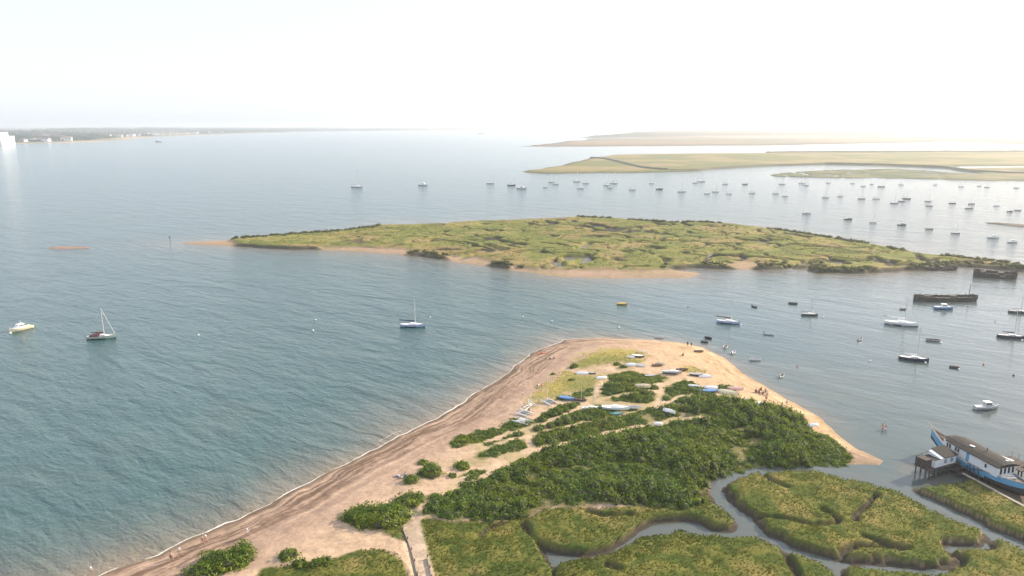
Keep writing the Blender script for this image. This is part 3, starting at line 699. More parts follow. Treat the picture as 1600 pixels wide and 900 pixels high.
# hedge of shrubby growth along the island's edges
g = np.random.default_rng(700)
ip = resample(np.concatenate([ISL, ISL[:1]]), 1.3); 
d_ = sdf(ip[:, 0], ip[:, 1], ISL)
ang = np.gradient(ip, axis=0); ang /= np.linalg.norm(ang, axis=1)[:, None]+1e-9
dens_ = fbm(ip[:, 0], ip[:, 1], 26, 2, 68); keepi = (dens_ > 0.42)
ctr = ip+np.stack([ang[:, 1], -ang[:, 0]], 1)*0
best = None
for sgn in (1, -1):
    c = ip+np.stack([-ang[:, 1], ang[:, 0]], 1)*sgn*4.0
    if best is None or (sdf(c[:, 0], c[:, 1], ISL) > 0).mean() > best[0]: best = ((sdf(c[:, 0], c[:, 1], ISL) > 0).mean(), c)
c = best[1]+g.normal(0, 1.0, best[1].shape)
ks = keepi & (c[:, 0] < 330) & (c[:, 1] > 300)
for q in ISAND: ks &= sdf(c[:, 0], c[:, 1], q) < 0
c = c[ks]; n_ = len(c); zc_ = np.array([iz(*q) for q in c])
rx = 1.1+0.9*g.random(n_); hz = 0.5+0.8*g.random(n_)
V1, F1 = leaf_cloud(c[:, 0], c[:, 1], zc_-0.1, rx, rx, hz, (26+10*rx).astype(int), 0.42, 701)
V2, F2 = cores(c[:, 0], c[:, 1], zc_-0.1, rx, rx, hz, 702)
me = tri_quads_mesh('island_scrub', np.concatenate([V1, V2]), np.concatenate([F1, F2+len(V1)]))
tag(link('island_scrub', me, leaf_mat('island_scrub_leaves', (0.05, 0.07, 0.02), (0.13, 0.13, 0.04), 0.2)), kind='stuff', label='dark scrub lining the edges of the marsh island', cat='scrub')
x = g.uniform(-190, 320, 20000); y = g.uniform(305, 560, 20000)
k = (sdf(x, y, ISL) > 2.5)
for q in ISAND: k &= sdf(x, y, q) < 0
x, y = x[k], y[k]; z = np.array([iz(*q) for q in zip(x, y)]); k = (z > 1.3) & (fbm(x, y, 9, 3, 705) > 0.42); x, y, z = x[k], y[k], z[k]
rx = 0.3+0.35*g.random(len(x)); V1, F1 = leaf_cloud(x, y, z-0.05, rx*1.3, rx, rx*0.55, np.full(len(x), 6), 0.26, 706)
tag(link('island_grass', np_mesh('island_grass', V1, F1), leaf_mat('island_grass_blades', (0.14, 0.15, 0.03), (0.27, 0.235, 0.06), 0.06)), kind='stuff', label='yellow green grass tussocks covering the marsh island', cat='grass')

# woods on the far shore
x = g.uniform(-4200, 400, 9000); y = g.uniform(2700, 9500, 9000)
dd = sdf(x, y, SHL); wd_ = fbm(x, y, 620, 3, 710)
k = (dd > 160) & (wd_ > 0.46-0.09*(x < -1200)); x, y, dd = x[k], y[k], dd[k]
r = g.uniform(16, 34, len(x)); hz = g.uniform(9, 17, len(x)); zz, _ = hl(x, y)
V1, F1 = leaf_cloud(x, y, zz-1, r*1.6, r, hz, np.full(len(x), 26), 6.5, 711); V2, F2 = cores(x, y, zz-1, r*1.6, r, hz, 712)
me = tri_quads_mesh('woodland', np.concatenate([V1, V2]), np.concatenate([F1, F2+len(V1)]))
tag(link('woodland', me, leaf_mat('far_wood_leaves', (0.030, 0.050, 0.022), (0.07, 0.09, 0.03), 0.01)), kind='stuff', label='dark woods on the far left shore under the horizon', cat='woodland')
x = g.uniform(200, 6500, 5000); y = g.uniform(4600, 12000, 5000)
k = (fbm(x, y, 700, 3, 720) > 0.52) & (sdf(x, y, SHL) > 40); x, y = x[k], y[k]
r = g.uniform(18, 36, len(x)); hz = g.uniform(8, 16, len(x)); zz, _ = hl(x, y)
V1, F1 = leaf_cloud(x, y, zz-1, r*1.6, r, hz, np.full(len(x), 24), 7, 721); V2, F2 = cores(x, y, zz-1, r*1.6, r, hz, 722)
me = tri_quads_mesh('woodland', np.concatenate([V1, V2]), np.concatenate([F1, F2+len(V1)]))
tag(link('woodland', me, leaf_mat('far_wood_leaves_b', (0.035, 0.050, 0.025), (0.07, 0.085, 0.03), 0.01)), kind='stuff', label='pale hazy woods under the horizon on the right', cat='woodland')
# ================================================================ OBJECT BUILDERS
class MB:
    def __init__(s): s.v = []; s.f = []; s.m = []; s.mi = 0; s.sm = []; s.smooth = False
    def add(s, V, Fs):
        k = len(s.v); s.v += [tuple(q) for q in V]
        for f in Fs: s.f.append(tuple(k+i for i in f)); s.m.append(s.mi); s.sm.append(s.smooth)
    def box(s, c, d, rz=0, tilt=0, taper=1.0):
        x, y, z = d[0]/2, d[1]/2, d[2]/2
        V = [Vector((a*x*(taper if cz > 0 else 1), b_*y*(taper if cz > 0 else 1), cz*z)) for cz in (-1, 1) for a, b_ in ((-1, -1), (1, -1), (1, 1), (-1, 1))]
        M_ = Matrix.Translation(c) @ Matrix.Rotation(rz, 4, 'Z') @ Matrix.Rotation(tilt, 4, 'Y')
        s.add([M_ @ q for q in V], [(3,2,1,0),(4,5,6,7),(0,1,5,4),(1,2,6,5),(2,3,7,6),(3,0,4,7)]); return s
    def tube(s, p, q, r0, r1=None, n=8):
        r1 = r0 if r1 is None else r1; p, q = Vector(p), Vector(q); d = (q-p).normalized()
        a = d.orthogonal().normalized(); b_ = d.cross(a)
        V = [p+(a*math.cos(t)+b_*math.sin(t))*r0 for t in [2*math.pi*i/n for i in range(n)]]+[q+(a*math.cos(t)+b_*math.sin(t))*r1 for t in [2*math.pi*i/n for i in range(n)]]
        s.add(V, [(i, (i+1) % n, n+(i+1) % n, n+i) for i in range(n)]+[tuple(range(n))[::-1], tuple(range(n, 2*n))]); return s
    def path(s, pts, r, n=6):
        for a, b_ in zip(pts[:-1], pts[1:]): s.tube(a, b_, r, None, n)
        return s
    def rings(s, rings, cap=True, closed=True):
        n = len(rings[0]); V = [q for rr in rings for q in rr]; Fs = []
        for j in range(len(rings)-1):
            for i in range(n if closed else n-1):
                Fs.append((j*n+i, j*n+(i+1) % n, (j+1)*n+(i+1) % n, (j+1)*n+i))
        if cap: Fs += [tuple(range(n))[::-1], tuple(range((len(rings)-1)*n, len(rings)*n))]
        s.add(V, Fs); return s
    def lathe(s, prof, c=(0, 0, 0), n=12):
        return s.rings([[(c[0]+r*math.cos(2*math.pi*i/n), c[1]+r*math.sin(2*math.pi*i/n), c[2]+z) for i in range(n)] for r, z in prof])
    def poly(s, pts): s.add(pts, [tuple(range(len(pts)))]); return s
    def prism(s, pts, z0, z1):
        n = len(pts); s.add([(x, y, z0) for x, y in pts]+[(x, y, z1) for x, y in pts], [tuple(range(n))[::-1], tuple(range(n, 2*n))]+[(i, (i+1) % n, n+(i+1) % n, n+i) for i in range(n)]); return s
    def build(s, name, mats, parent=None):
        me = bpy.data.meshes.new(name); me.from_pydata(s.v, [], s.f)
        mats = mats if isinstance(mats, (list, tuple)) else [mats]
        o = link(name, me, mats, parent)
        for p_, k, q in zip(me.polygons, s.m, s.sm): p_.material_index = k; p_.use_smooth = q
        me.update(); return o

K = dict(white=(0.84, 0.83, 0.81), cream=(0.72, 0.62, 0.42), navy=(0.025, 0.04, 0.09), black=(0.03, 0.03, 0.035), blue=(0.10, 0.24, 0.50), pale=(0.45, 0.58, 0.78), maroon=(0.16, 0.03, 0.035), grey=(0.42, 0.43, 0.44), green=(0.10, 0.22, 0.16), red=(0.45, 0.05, 0.04), brown=(0.16, 0.09, 0.05), teal=(0.10, 0.30, 0.33), yellow=(0.62, 0.42, 0.08), darkgrey=(0.09, 0.095, 0.10), wood=(0.30, 0.19, 0.10), spar=(0.66, 0.64, 0.60), sand=(0.55, 0.44, 0.30), sage=(0.50, 0.58, 0.48), pink=(0.62, 0.36, 0.32), orange=(0.60, 0.16, 0.04), skyblue=(0.16, 0.42, 0.62), khaki=(0.30, 0.27, 0.18))
def M(k, rough=0.4, var=0.12, bump=0): return paint('paint_'+k, K[k], rough, var, 2.5, 0, bump)
GLASS = paint('dark_glass', (0.03, 0.04, 0.05), 0.12, 0.1)
WIRE = paint('rig_wire', (0.35, 0.35, 0.36), 0.4, 0.1)

def hull_sec(t, L, Bm, fb, draft, transom=0.7, sheer=0.25, z_off=0.0, sc=1.0):
    """section of a boat hull; t 0 stern .. 1 bow. returns half-profile keel->gunwale"""
    b_ = Bm/2*sc*(transom+(1-transom)*math.sin(min(1, t/0.45)*math.pi/2)) if t < 0.45 else Bm/2*sc*max(0.0, 1-((t-0.45)/0.55)**2.3)
    b_ = max(b_, 0.02)
    g = fb*(1+sheer*(t**2.2)+0.10*(1-t)**3)
    k = -draft*(1-max(0, (t-0.55)/0.45)**2*1.0)*(0.6+0.4*min(1, t/0.3))
    x = -L/2+t*L
    rake = 0.10*L*max(0, (t-0.85)/0.15)
    out = []
    for j in range(6):
        q = j/5
        yy = b_*(math.sin(q*math.pi/2)**0.75)
        zz = k+(g-k)*(1-math.cos(q*math.pi/2))**0.85
        out.append((x+rake*(q-1)*0.6*0, yy, zz+z_off))
    return out
def hull_mb(L, Bm, fb, draft, transom=0.7, sheer=0.25, deck=True, n=13, inner=0.0):
    m = MB(); m.smooth = True
    secs = [hull_sec(i/(n-1), L, Bm, fb, draft, transom, sheer) for i in range(n)]
    full = [[(x, -y, z) for x, y, z in s[::-1]]+s[1:] for s in secs]
    k = len(full[0]); V = [q for r_ in full for q in r_]; Fs0 = []; Fs1 = []
    m2 = []
    for j in range(n-1):
        for i in range(k-1):
            f = (j*k+i, (j+1)*k+i, (j+1)*k+i+1, j*k+i+1)
            zc = sum(V[q][2] for q in f)/4
            m2.append((f, 1 if zc < 0.02*L else 0))
    base = len(m.v); m.v += V
    for f, mi in m2: m.f.append(tuple(base+q for q in f)); m.m.append(mi); m.sm.append(True)
    m.f.append(tuple(base+q for q in range(k))); m.m.append(0); m.sm.append(False)
    return m, secs
def deck_mb(secs, drop=0.03, sc=0.97, t0=0, t1=None):
    m = MB(); S = secs[t0:t1]
    L_ = [(s[-1][0], -s[-1][1]*sc, s[-1][2]-drop) for s in S]; Rr = [(s[-1][0], s[-1][1]*sc, s[-1][2]-drop) for s in S]
    n = len(S); m.add(L_+Rr, [(i, i+1, n+i+1, n+i) for i in range(n-1)]); return m

def place(root, px, py, head, z=0.0):
    p = P(px, py, z); root.location = p; root.rotation_euler = (0, 0, R(head)); return root

def yacht(L, hull='white', boot='navy', cover=None, deck='white', mast=1.15, boom=True, gaff=False, canopy=None, spar='spar', stay=True, low=False, name='sailing_boat', cabin=True, thick=1.0):
    """moored sailing boat, bow towards +x, waterline at z=0"""
    root = empty(name)
    Bm = L*0.30; fb = L*0.085+0.15
    m, secs = hull_mb(L, Bm, fb, 0.3, 0.62 if not gaff else 0.5, 0.38)
    h = m.build('hull', [M(hull), M(boot)], root)
    g = MB(); g.smooth = False
    for sgn in (-1, 1): g.path([(s[-1][0], sgn*s[-1][1], s[-1][2]+0.03) for s in secs], 0.035*L/8, 5)
    g.build('gunwale', M('wood' if hull != 'white' else 'white'), root)
    deck_mb(secs).build('deck', M(deck), root)
    dz = fb
    if cabin:
        c = MB(); ch = 0.045*L+0.12
        c.rings([[(x, -w_*s_, dz+z), (x, w_*s_, dz+z)][::1] if False else [(x+dx, -w_*s_, dz+z), (x+dx, w_*s_, dz+z), (x+dx, w_*s_*0.78, dz+z+ch*k_), (x+dx, -w_*s_*0.78, dz+z+ch*k_)] for x, w_, s_, dx, z, k_ in ((-0.10*L, Bm*0.33, 1, 0, -0.04, 1.0), (0.05*L, Bm*0.33, 1, 0, -0.04, 1.0), (0.17*L, Bm*0.26, 1, 0, -0.04, 0.8), (0.25*L, Bm*0.15, 1, 0, -0.04, 0.25))])
        cb = c.build('cabin', M('white' if deck != 'white' or hull != 'white' else 'cream' if False else 'white'), root)
        if not low:
            for sgn in (-1, 1):
                for x in (-0.04*L, 0.04*L, 0.11*L):
                    MB().box((x, sgn*(Bm*0.295), dz+ch*0.5-0.02), (0.05*L, 0.05, ch*0.35)).build('window', GLASS, cb)
    ck = MB(); ck.box((-0.27*L, 0, dz-0.01), (0.28*L, Bm*0.42, 0.06)); ck.build('cockpit', M('grey' if not canopy else canopy), root)
    if canopy:
        c = MB(); c.smooth = True
        c.rings([[(x, -w_, dz), (x, -w_*0.8, dz+hh*0.8), (x, 0, dz+hh), (x, w_*0.8, dz+hh*0.8), (x, w_, dz)] for x, w_, hh in ((-0.40*L, Bm*0.28, 0.45), (-0.25*L, Bm*0.36, 0.75), (-0.08*L, Bm*0.34, 0.85), (-0.03*L, Bm*0.30, 0.5))]); c.build('canopy', M(canopy, 0.8), root)
    mx = 0.10*L; mh = mast*L
    mr = 0.0085*L*thick
    MB().tube((mx, 0, dz-0.05), (mx-0.01*L, 0, mh), mr, mr*0.65, 8).build('mast', M(spar), root)
    bz = dz+0.12*L
    if boom:
        ln = 0.46*L if not gaff else 0.66*L
        b_ = MB().tube((mx, 0, bz), (mx-ln, 0, bz+(0.0 if not gaff else 0.05*L)), mr*0.8, None, 8).build('boom', M(spar if not gaff else 'brown'), root)
        if cover:
            s_ = MB(); s_.smooth = True; nn_ = 8
            s_.rings([[(mx-0.01*L-ln*t, rr*math.cos(a)*0.8, bz+0.1+(0.05*L*t if gaff else 0)+rr*math.sin(a)*1.25) for a in [2*math.pi*i/nn_ for i in range(nn_)]] for t, rr in ((0, 0.15), (0.1, 0.026*L), (0.5, 0.021*L), (0.9, 0.014*L), (0.98, 0.05))]); s_.build('sail_cover', M(cover, 0.85), root)
    if gaff:
        MB().tube((0.44*L, 0, fb*1.25), (0.62*L, 0, fb*1.5), 0.06, 0.04, 6).build('bowsprit', M('spar'), root)
        MB().tube((mx+0.12, 0, mh*0.6), (mx+0.14, 0, mh*0.93), 0.05, 0.03, 6).build('topmast', M('spar'), root)
    if stay:
        w_ = MB()
        bow = (0.49*L, 0, fb*1.3); top = (mx-0.01*L, 0, mh*0.98)
        w_.tube(bow, top, 0.012*thick if not stay == 'furled' else 0.055, None, 5)
        rg = w_.build('forestay', M('white') if stay == 'furled' else WIRE, root)
        w_ = MB(); w_.tube((-0.48*L, 0, fb), top, 0.012*thick, None, 4)
        for sgn in (-1, 1):
            w_.tube((mx-0.03*L, sgn*Bm*0.47, fb), (mx, sgn*0.07*L, mh*0.6), 0.012*thick, None, 4); w_.tube((mx, sgn*0.07*L, mh*0.6), top, 0.012*thick, None, 4)
            w_.tube((mx, 0, mh*0.6), (mx, sgn*0.07*L, mh*0.6), 0.025, None, 5)
        w_.build('rigging', WIRE, root)
    if not low:
        w_ = MB()
        for sgn in (-1, 1):
            pts = [(s[-1][0], sgn*s[-1][1]*0.94, s[-1][2]+0.55) for s in secs[1:]]
            w_.path(pts, 0.012, 4)
            for s in secs[1:-1:2]: w_.tube((s[-1][0], sgn*s[-1][1]*0.94, s[-1][2]), (s[-1][0], sgn*s[-1][1]*0.94, s[-1][2]+0.55), 0.014, None, 4)
        w_.build('guard_rail', WIRE, root)
        MB().prism([(-0.5*L-0.25, -0.03), (-0.5*L+0.05, -0.03), (-0.5*L+0.05, 0.03), (-0.5*L-0.25, 0.03)], -0.3, fb*0.95).build('rudder', M('brown'), root)
    return root

def motor_boat(L, hull='white', boot='navy', house='white', name='motor_boat', aft=False, mastlet=True, fly=False):
    root = empty(name); Bm = L*0.34; fb = L*0.10+0.15
    m, secs = hull_mb(L, Bm, fb, 0.3, 0.85, 0.45); m.build('hull', [M(hull), M(boot)], root)
    deck_mb(secs, 0.08).build('deck', M('white' if hull != 'cream' else 'cream'), root)
    g = MB()
    for sgn in (-1, 1): g.path([(s[-1][0], sgn*s[-1][1], s[-1][2]+0.03) for s in secs], 0.05, 5)
    g.build('rubbing_strake', M('white'), root)
    x0 = -0.1*L if not aft else -0.3*L; hh = 0.13*L+0.35
    c = MB()
    c.rings([[(x, -w_, fb+z0), (x, w_, fb+z0), (x+dx, w_*0.86, fb+z1), (x+dx, -w_*0.86, fb+z1)] for x, w_, z0, z1, dx in ((x0, Bm*0.36, -0.1, hh, 0.0), (x0+0.27*L, Bm*0.36, -0.1, hh, -0.05*L), (x0+0.30*L, Bm*0.34, -0.1, hh*0.45, 0.0), (x0+0.44*L, Bm*0.2, -0.1, hh*0.25, 0))])
    cb = c.build('wheelhouse', M(house), root)
    for sgn in (-1, 1):
        for k in range(3): MB().box((x0+0.045*L+k*0.072*L, sgn*Bm*0.335, fb+hh*0.66), (0.055*L, 0.06, hh*0.28)).build('window', GLASS, cb)
    MB().box((x0+0.245*L, 0, fb+hh*0.68), (0.05, Bm*0.56, hh*0.28), 0, R(-18)).build('windscreen', GLASS, cb)
    MB().box((x0+0.11*L, 0, fb+hh+0.03), (0.30*L, Bm*0.72, 0.06)).build('roof', M('white'), root)
    if mastlet:
        q = MB().tube((x0+0.1*L, 0, fb+hh), (x0+0.08*L, 0, fb+hh+0.16*L), 0.05, 0.03, 6).tube((x0+0.1*L, -0.3, fb+hh+0.1*L), (x0+0.1*L, 0.3, fb+hh+0.1*L), 0.025, None, 5)
        q.lathe([(0.22, 0), (0.25, 0.12), (0.12, 0.24)], (x0+0.18*L, 0, fb+hh+0.05), 10); q.build('radar_mast', M('white'), root)
    r_ = MB()
    for sgn in (-1, 1):
        r_.path([(s[-1][0], sgn*s[-1][1]*0.92, s[-1][2]+0.5) for s in secs[7:]], 0.02, 4)
        for s in secs[7::2]: r_.tube((s[-1][0], sgn*s[-1][1]*0.92, s[-1][2]), (s[-1][0], sgn*s[-1][1]*0.92, s[-1][2]+0.5), 0.018, None, 4)
    r_.build('bow_rail', WIRE, root)
    ck = MB().box((x0-0.16*L, 0, fb*0.75), (0.24*L, Bm*0.55, 0.1)); ck.build('cockpit', M('grey'), root)
    return root

def dinghy(L, hull='white', inside='grey', motor=False, thwarts=2, tube=False, mast=0, cover=None, name='rowing_boat'):
    root = empty(name); Bm = L*0.40; fb = L*0.07+0.22
    m, secs = hull_mb(L, Bm, fb, 0.12, 0.8, 0.35, n=11)
    m.build('hull', [M(hull), M(hull)], root)
    if tube:
        t = MB(); t.smooth = True
        for sgn in (-1, 1):
            rs = []
            for s in secs:
                x, y, z = s[-1]; rs.append([(x, sgn*y*0.95+0.19*math.cos(a), z*0.8+0.19*math.sin(a)) for a in [2*math.pi*i/8 for i in range(8)]])
            t.rings(rs)
        t.build('inflatable_tube', M(hull, 0.6), root)
    else:
        g = MB()
        for sgn in (-1, 1): g.path([(s[-1][0], sgn*s[-1][1], s[-1][2]+0.01) for s in secs], 0.04, 5)
        g.build('gunwale', M('wood' if hull != 'white' else 'white'), root)
    inn = MB(); inn.smooth = True
    rs = [[(s[-1][0], -s[-1][1]*0.9, s[-1][2]-0.02), (s[-1][0], -s[2][1]*0.75, 0.06), (s[-1][0], s[2][1]*0.75, 0.06), (s[-1][0], s[-1][1]*0.9, s[-1][2]-0.02)] for s in secs]
    inn.rings(rs, cap=False, closed=False); inn.build('inner_hull', M(inside), root)
    if cover:
        c = MB(); c.smooth = True
        c.rings([[(s[-1][0], -s[-1][1]*1.03, s[-1][2]), (s[-1][0], 0, s[-1][2]+0.28*math.sin(math.pi*min(1, 0.15+i/12))), (s[-1][0], s[-1][1]*1.03, s[-1][2])] for i, s in enumerate(secs)], cap=False, closed=False); c.build('cover', M(cover, 0.85), root)
    else:
        for k in range(thwarts):
            s = secs[2+k*3]; MB().box((s[-1][0], 0, fb*0.72), (0.24, s[-1][1]*1.8, 0.04)).build('thwart', M('wood'), root)
    if motor:
        q = MB().box((-L/2-0.15, 0, fb+0.28), (0.34, 0.26, 0.36), 0, 0, 0.8); q.box((-L/2-0.15, 0, 0.1), (0.12, 0.08, 0.7)); q.build('outboard_motor', M('black'), root)
    if mast:
        MB().tube((L*0.12, 0, 0.1), (L*0.10, 0, mast), 0.075, 0.05, 6).build('mast', M('spar'), root)
    return root
def upturned(L, col='white', keel='wood', name='upturned_dinghy'):
    root = empty(name); m, secs = hull_mb(L, L*0.42, L*0.10+0.12, 0.28, 0.85, 0.3, n=11)
    m.v = [(x, y, (L*0.10+0.12)-z) for x, y, z in m.v]; m.f = [f[::-1] for f in m.f]
    m.build('hull', [M(col), M(col)], root)
    top = L*0.10+0.12
    MB().path([(s[0][0], 0, top-s[0][2]+0.02) for s in secs], 0.035, 5).build('keel', M(keel), root)
    g = MB()
    for sgn in (-1, 1): g.path([(s[-1][0], sgn*s[-1][1], top-s[-1][2]+0.02) for s in secs], 0.04, 5)
    g.build('gunwale', M(keel), root)
    return root
def catamaran(L, col='white', tramp='darkgrey', mast=0, name='catamaran'):
    root = empty(name); W_ = L*0.46
    for sgn in (-1, 1):
        m = MB(); m.smooth = True
        rs = []
        for i in range(11):
            t = i/10; r_ = 0.21*(max(0.08, 1-abs(2*t-0.9)**3)); r_ = max(0.03, r_)
            rs.append([(-L/2+t*L, sgn*W_/2+r_*math.cos(a)*0.8, 0.32+r_*1.3*math.sin(a)+0.18*t*t) for a in [2*math.pi*k/10 for k in range(10)]])
        m.rings(rs); h = m.build('hull', M(col), root)
        MB().box((-L/2-0.12, sgn*W_/2, 0.35), (0.22, 0.05, 0.75)).build('rudder', M(col), h)
    for x in (-L*0.3, L*0.12): MB().tube((x, -W_/2, 0.62), (x, W_/2, 0.62), 0.05).build('beam', M('spar'), root)
    MB().box((-L*0.09, 0, 0.60), (L*0.40, W_*0.80, 0.03)).build('trampoline', M(tramp, 0.9), root)
    if mast:
        MB().tube((L*0.12, 0, 0.65), (L*0.14, 0, mast), 0.11, 0.08, 8).build('mast', M('cream'), root)
        w_ = MB()
        for sgn in (-1, 1): w_.tube((-L*0.1, sgn*W_/2, 0.6), (L*0.14, 0, mast*0.75), 0.012, None, 4)
        w_.tube((L*0.45, 0, 0.6), (L*0.14, 0, mast*0.75), 0.012, None, 4); w_.build('rigging', WIRE, root)
    else:
        MB().tube((-L*0.5, W_*0.2, 0.75), (L*0.55, -W_*0.1, 0.78), 0.06, 0.05, 8).build('mast', M('spar'), root)
    return root
def buoy(r, col='white', name='mooring_buoy'):
    root = empty(name)
    m = MB(); m.smooth = True; m.lathe([(0.02, -r*0.6), (r*0.7, -r*0.5), (r, 0), (r*0.92, r*0.5), (r*0.5, r*0.9), (r*0.12, r*1.02)], (0, 0, r*0.25), 14); m.build('float', M(col), root)
    q = MB(); q.path([(-0.12, 0, r*1.2), (-0.1, 0, r*1.2+0.18), (0.1, 0, r*1.2+0.18), (0.12, 0, r*1.2)], 0.03, 6); q.tube((0, 0, -0.6), (0, 0, r*1.25), 0.04, None, 6); q.build('ring', M('darkgrey'), root)
    return root
# ================================================================ BOATS ON THE WATER
def afloat(r, px, py, head, label, cat, group=None):
    place(r, px, py, head, 0.0); tag(r, label, cat, group); return r
MG = 'boats moored in the near water'
def buoy_at(px, py, r, col, label): return afloat(buoy(r, col), px, py, 0, label, 'buoy', 'mooring buoys')
afloat(motor_boat(7.2, 'cream', 'cream', 'white'), 33, 516, 244, 'cream cabin motor boat moored alone at the far left edge', 'motor boat', MG)
afloat(yacht(8.4, 'sage', 'black', 'maroon', canopy='maroon', mast=1.16, stay='furled', thick=1.7), 159, 529, 9, 'pale green yacht with maroon cockpit cover moored on open water at left', 'yacht', MG)
afloat(yacht(8.2, 'pale', 'navy', 'navy', gaff=True, mast=1.12, thick=1.6, low=True), 645, 510.5, -3, 'light blue gaff sailing boat with long dark boom moored off the west beach', 'sailing boat', MG)
afloat(yacht(7.6, 'pale', 'black', 'brown', gaff=True, mast=1.15, low=True, thick=1.7), 1138, 505, -22, 'pale blue sailing boat with brown boom moored off the tip of the spit', 'sailing boat', MG)
afloat(yacht(5.4, 'darkgrey', 'black', 'grey', gaff=True, mast=1.2, low=True, thick=1.8), 1265, 493, -12, 'short dark hulled sailing boat with grey boom moored north east of the spit', 'sailing boat', MG)
afloat(yacht(10.0, 'white', 'black', 'white', gaff=True, mast=0.98, low=True, thick=1.6), 1408, 508, -26, 'long white wooden sailing boat with dark waterline in the creek mouth', 'sailing boat', MG)
afloat(yacht(7.4, 'navy', 'black', 'white', mast=1.35, thick=1.7), 1428, 563, -27, 'navy hulled yacht with white deck moored nearest the houseboat', 'yacht', MG)
afloat(yacht(7.4, 'navy', 'black', 'navy', mast=1.3, thick=1.7), 1580, 528, -22, 'navy hulled yacht with blue sail cover close to the right edge', 'yacht', MG)
afloat(yacht(6.2, 'darkgrey', 'black', 'grey', mast=1.5, thick=1.7), 1592, 489, -20, 'dark grey yacht cut off by the right edge beyond the navy one', 'yacht', MG)
afloat(motor_boat(6.2, 'blue', 'navy', 'white', aft=False, mastlet=False), 1474, 483, -14, 'blue fishing boat with white wheelhouse in front of the long hulk', 'motor boat', MG)
afloat(motor_boat(5.6, 'grey', 'darkgrey', 'grey', mastlet=False), 1541, 639, 4, 'small grey cabin boat moored beyond the houseboat', 'motor boat', MG)
SG = 'small open boats moored off the east beach'
DD = [(1179,480,2.4,-60,'darkgrey','grey',1,0,'small dark tender floating between the two gaff boats'), (1239,475,3.2,-20,'darkgrey','black',0,0,'low dark dinghy just beyond the short dark sailing boat'),
 (1202,523,3.0,-25,'white','grey',1,0,'white dinghy with outboard midway between the spit and the dark sailing boat'), (1107,529,2.4,-50,'black','darkgrey',0,1,'black inflatable nearest the tip of the spit, farther of two'),
 (1101,535,2.2,-30,'darkgrey','black',0,1,'dark grey inflatable nearest the tip of the spit, closer of two'), (1134,543,2.7,60,'white','darkgrey',1,0,'white dinghy with dark outboard off the tip, farther of a pair'),
 (1146,552,2.7,50,'white','grey',1,0,'white dinghy with grey inside off the tip, nearer of a pair'), (1180,563,3.2,0,'white','grey',0,0,'white rowing boat lying parallel to the shore off the east beach'),
 (1221,589,2.5,45,'white','black',1,0,'lone white dinghy close to the middle of the east beach'), (1344,531,2.6,40,'white','darkgrey',1,0,'white dinghy with dark motor alone in the middle of the creek mouth'),
 (1458,533,4.0,-14,'grey','darkgrey',0,0,'grey open workboat beside a white buoy behind the navy yacht'), (1491,575,2.4,-30,'darkgrey','black',0,0,'small dark dinghy right of the navy hulled yacht'),
 (1030,528,2.8,-10,'white','grey',0,0,'white dinghy floating just off the northern tip beach'), (1411,484,2.2,0,'darkgrey','grey',0,0,'tiny dark tender between the long white boat and the hulk')]
for px, py, L_, hd, c1, c2, mo, tu, lb in DD:
    afloat(dinghy(L_, c1, c2, motor=bool(mo), tube=bool(tu), name='inflatable_boat' if tu else 'rowing_boat'), px, py, hd, lb, 'inflatable' if tu else 'dinghy', SG)
afloat(dinghy(3.8, 'yellow', 'khaki', cover='yellow', name='work_punt'), 972, 476, -8, 'yellow covered punt moored between the spit and the island', 'punt', SG)
for px, py, r_, c_, lb in [(16,521,0.38,'white','white buoy at the bow of the cream motor boat'), (310,524,0.32,'white','white buoy alone on open water right of the green yacht'), (489,517,0.36,'white','white buoy on open water left of the light blue gaff boat'),
 (493,500,0.3,'white','white buoy just above the lone one left of the gaff boat'), (672,496,0.28,'white','white buoy off the bow of the light blue gaff boat'), (817,495,0.28,'white','small white buoy between the gaff boat and the yellow punt'),
 (967,512,0.34,'white','white buoy straight off the northern tip beach'), (862,502,0.3,'white','white buoy off the west shoulder of the tip'), (1157,508,0.32,'white','white buoy at the bow of the pale blue sailing boat'), (1286,496,0.34,'white','white buoy at the bow of the short dark sailing boat'),
 (1359,564,0.30,'white','white buoy in the creek mouth left of the navy yacht'), (1246,573,0.22,'red','tiny red buoy above the lone white dinghy'), (1470,536,0.34,'white','white buoy beside the grey open workboat'), (1537,570,0.26,'orange','small orange buoy under the navy yacht at right'), (1584,587,0.3,'darkgrey','dark buoy near the right edge above the grey cabin boat'),
 (1446,567,0.3,'white','white buoy at the bow of the navy yacht by the houseboat'), (1597,532,0.3,'white','white buoy at the right edge by the navy yacht'), (1075,480,0.24,'red','tiny red buoy between the yellow punt and pale blue boat'), (1498,577,0.24,'white','white buoy beside the small dark dinghy'), (1555,503,0.24,'grey','grey buoy between the blue fishing boat and the right edge')]:
    buoy_at(px, py, r_, c_, lb)

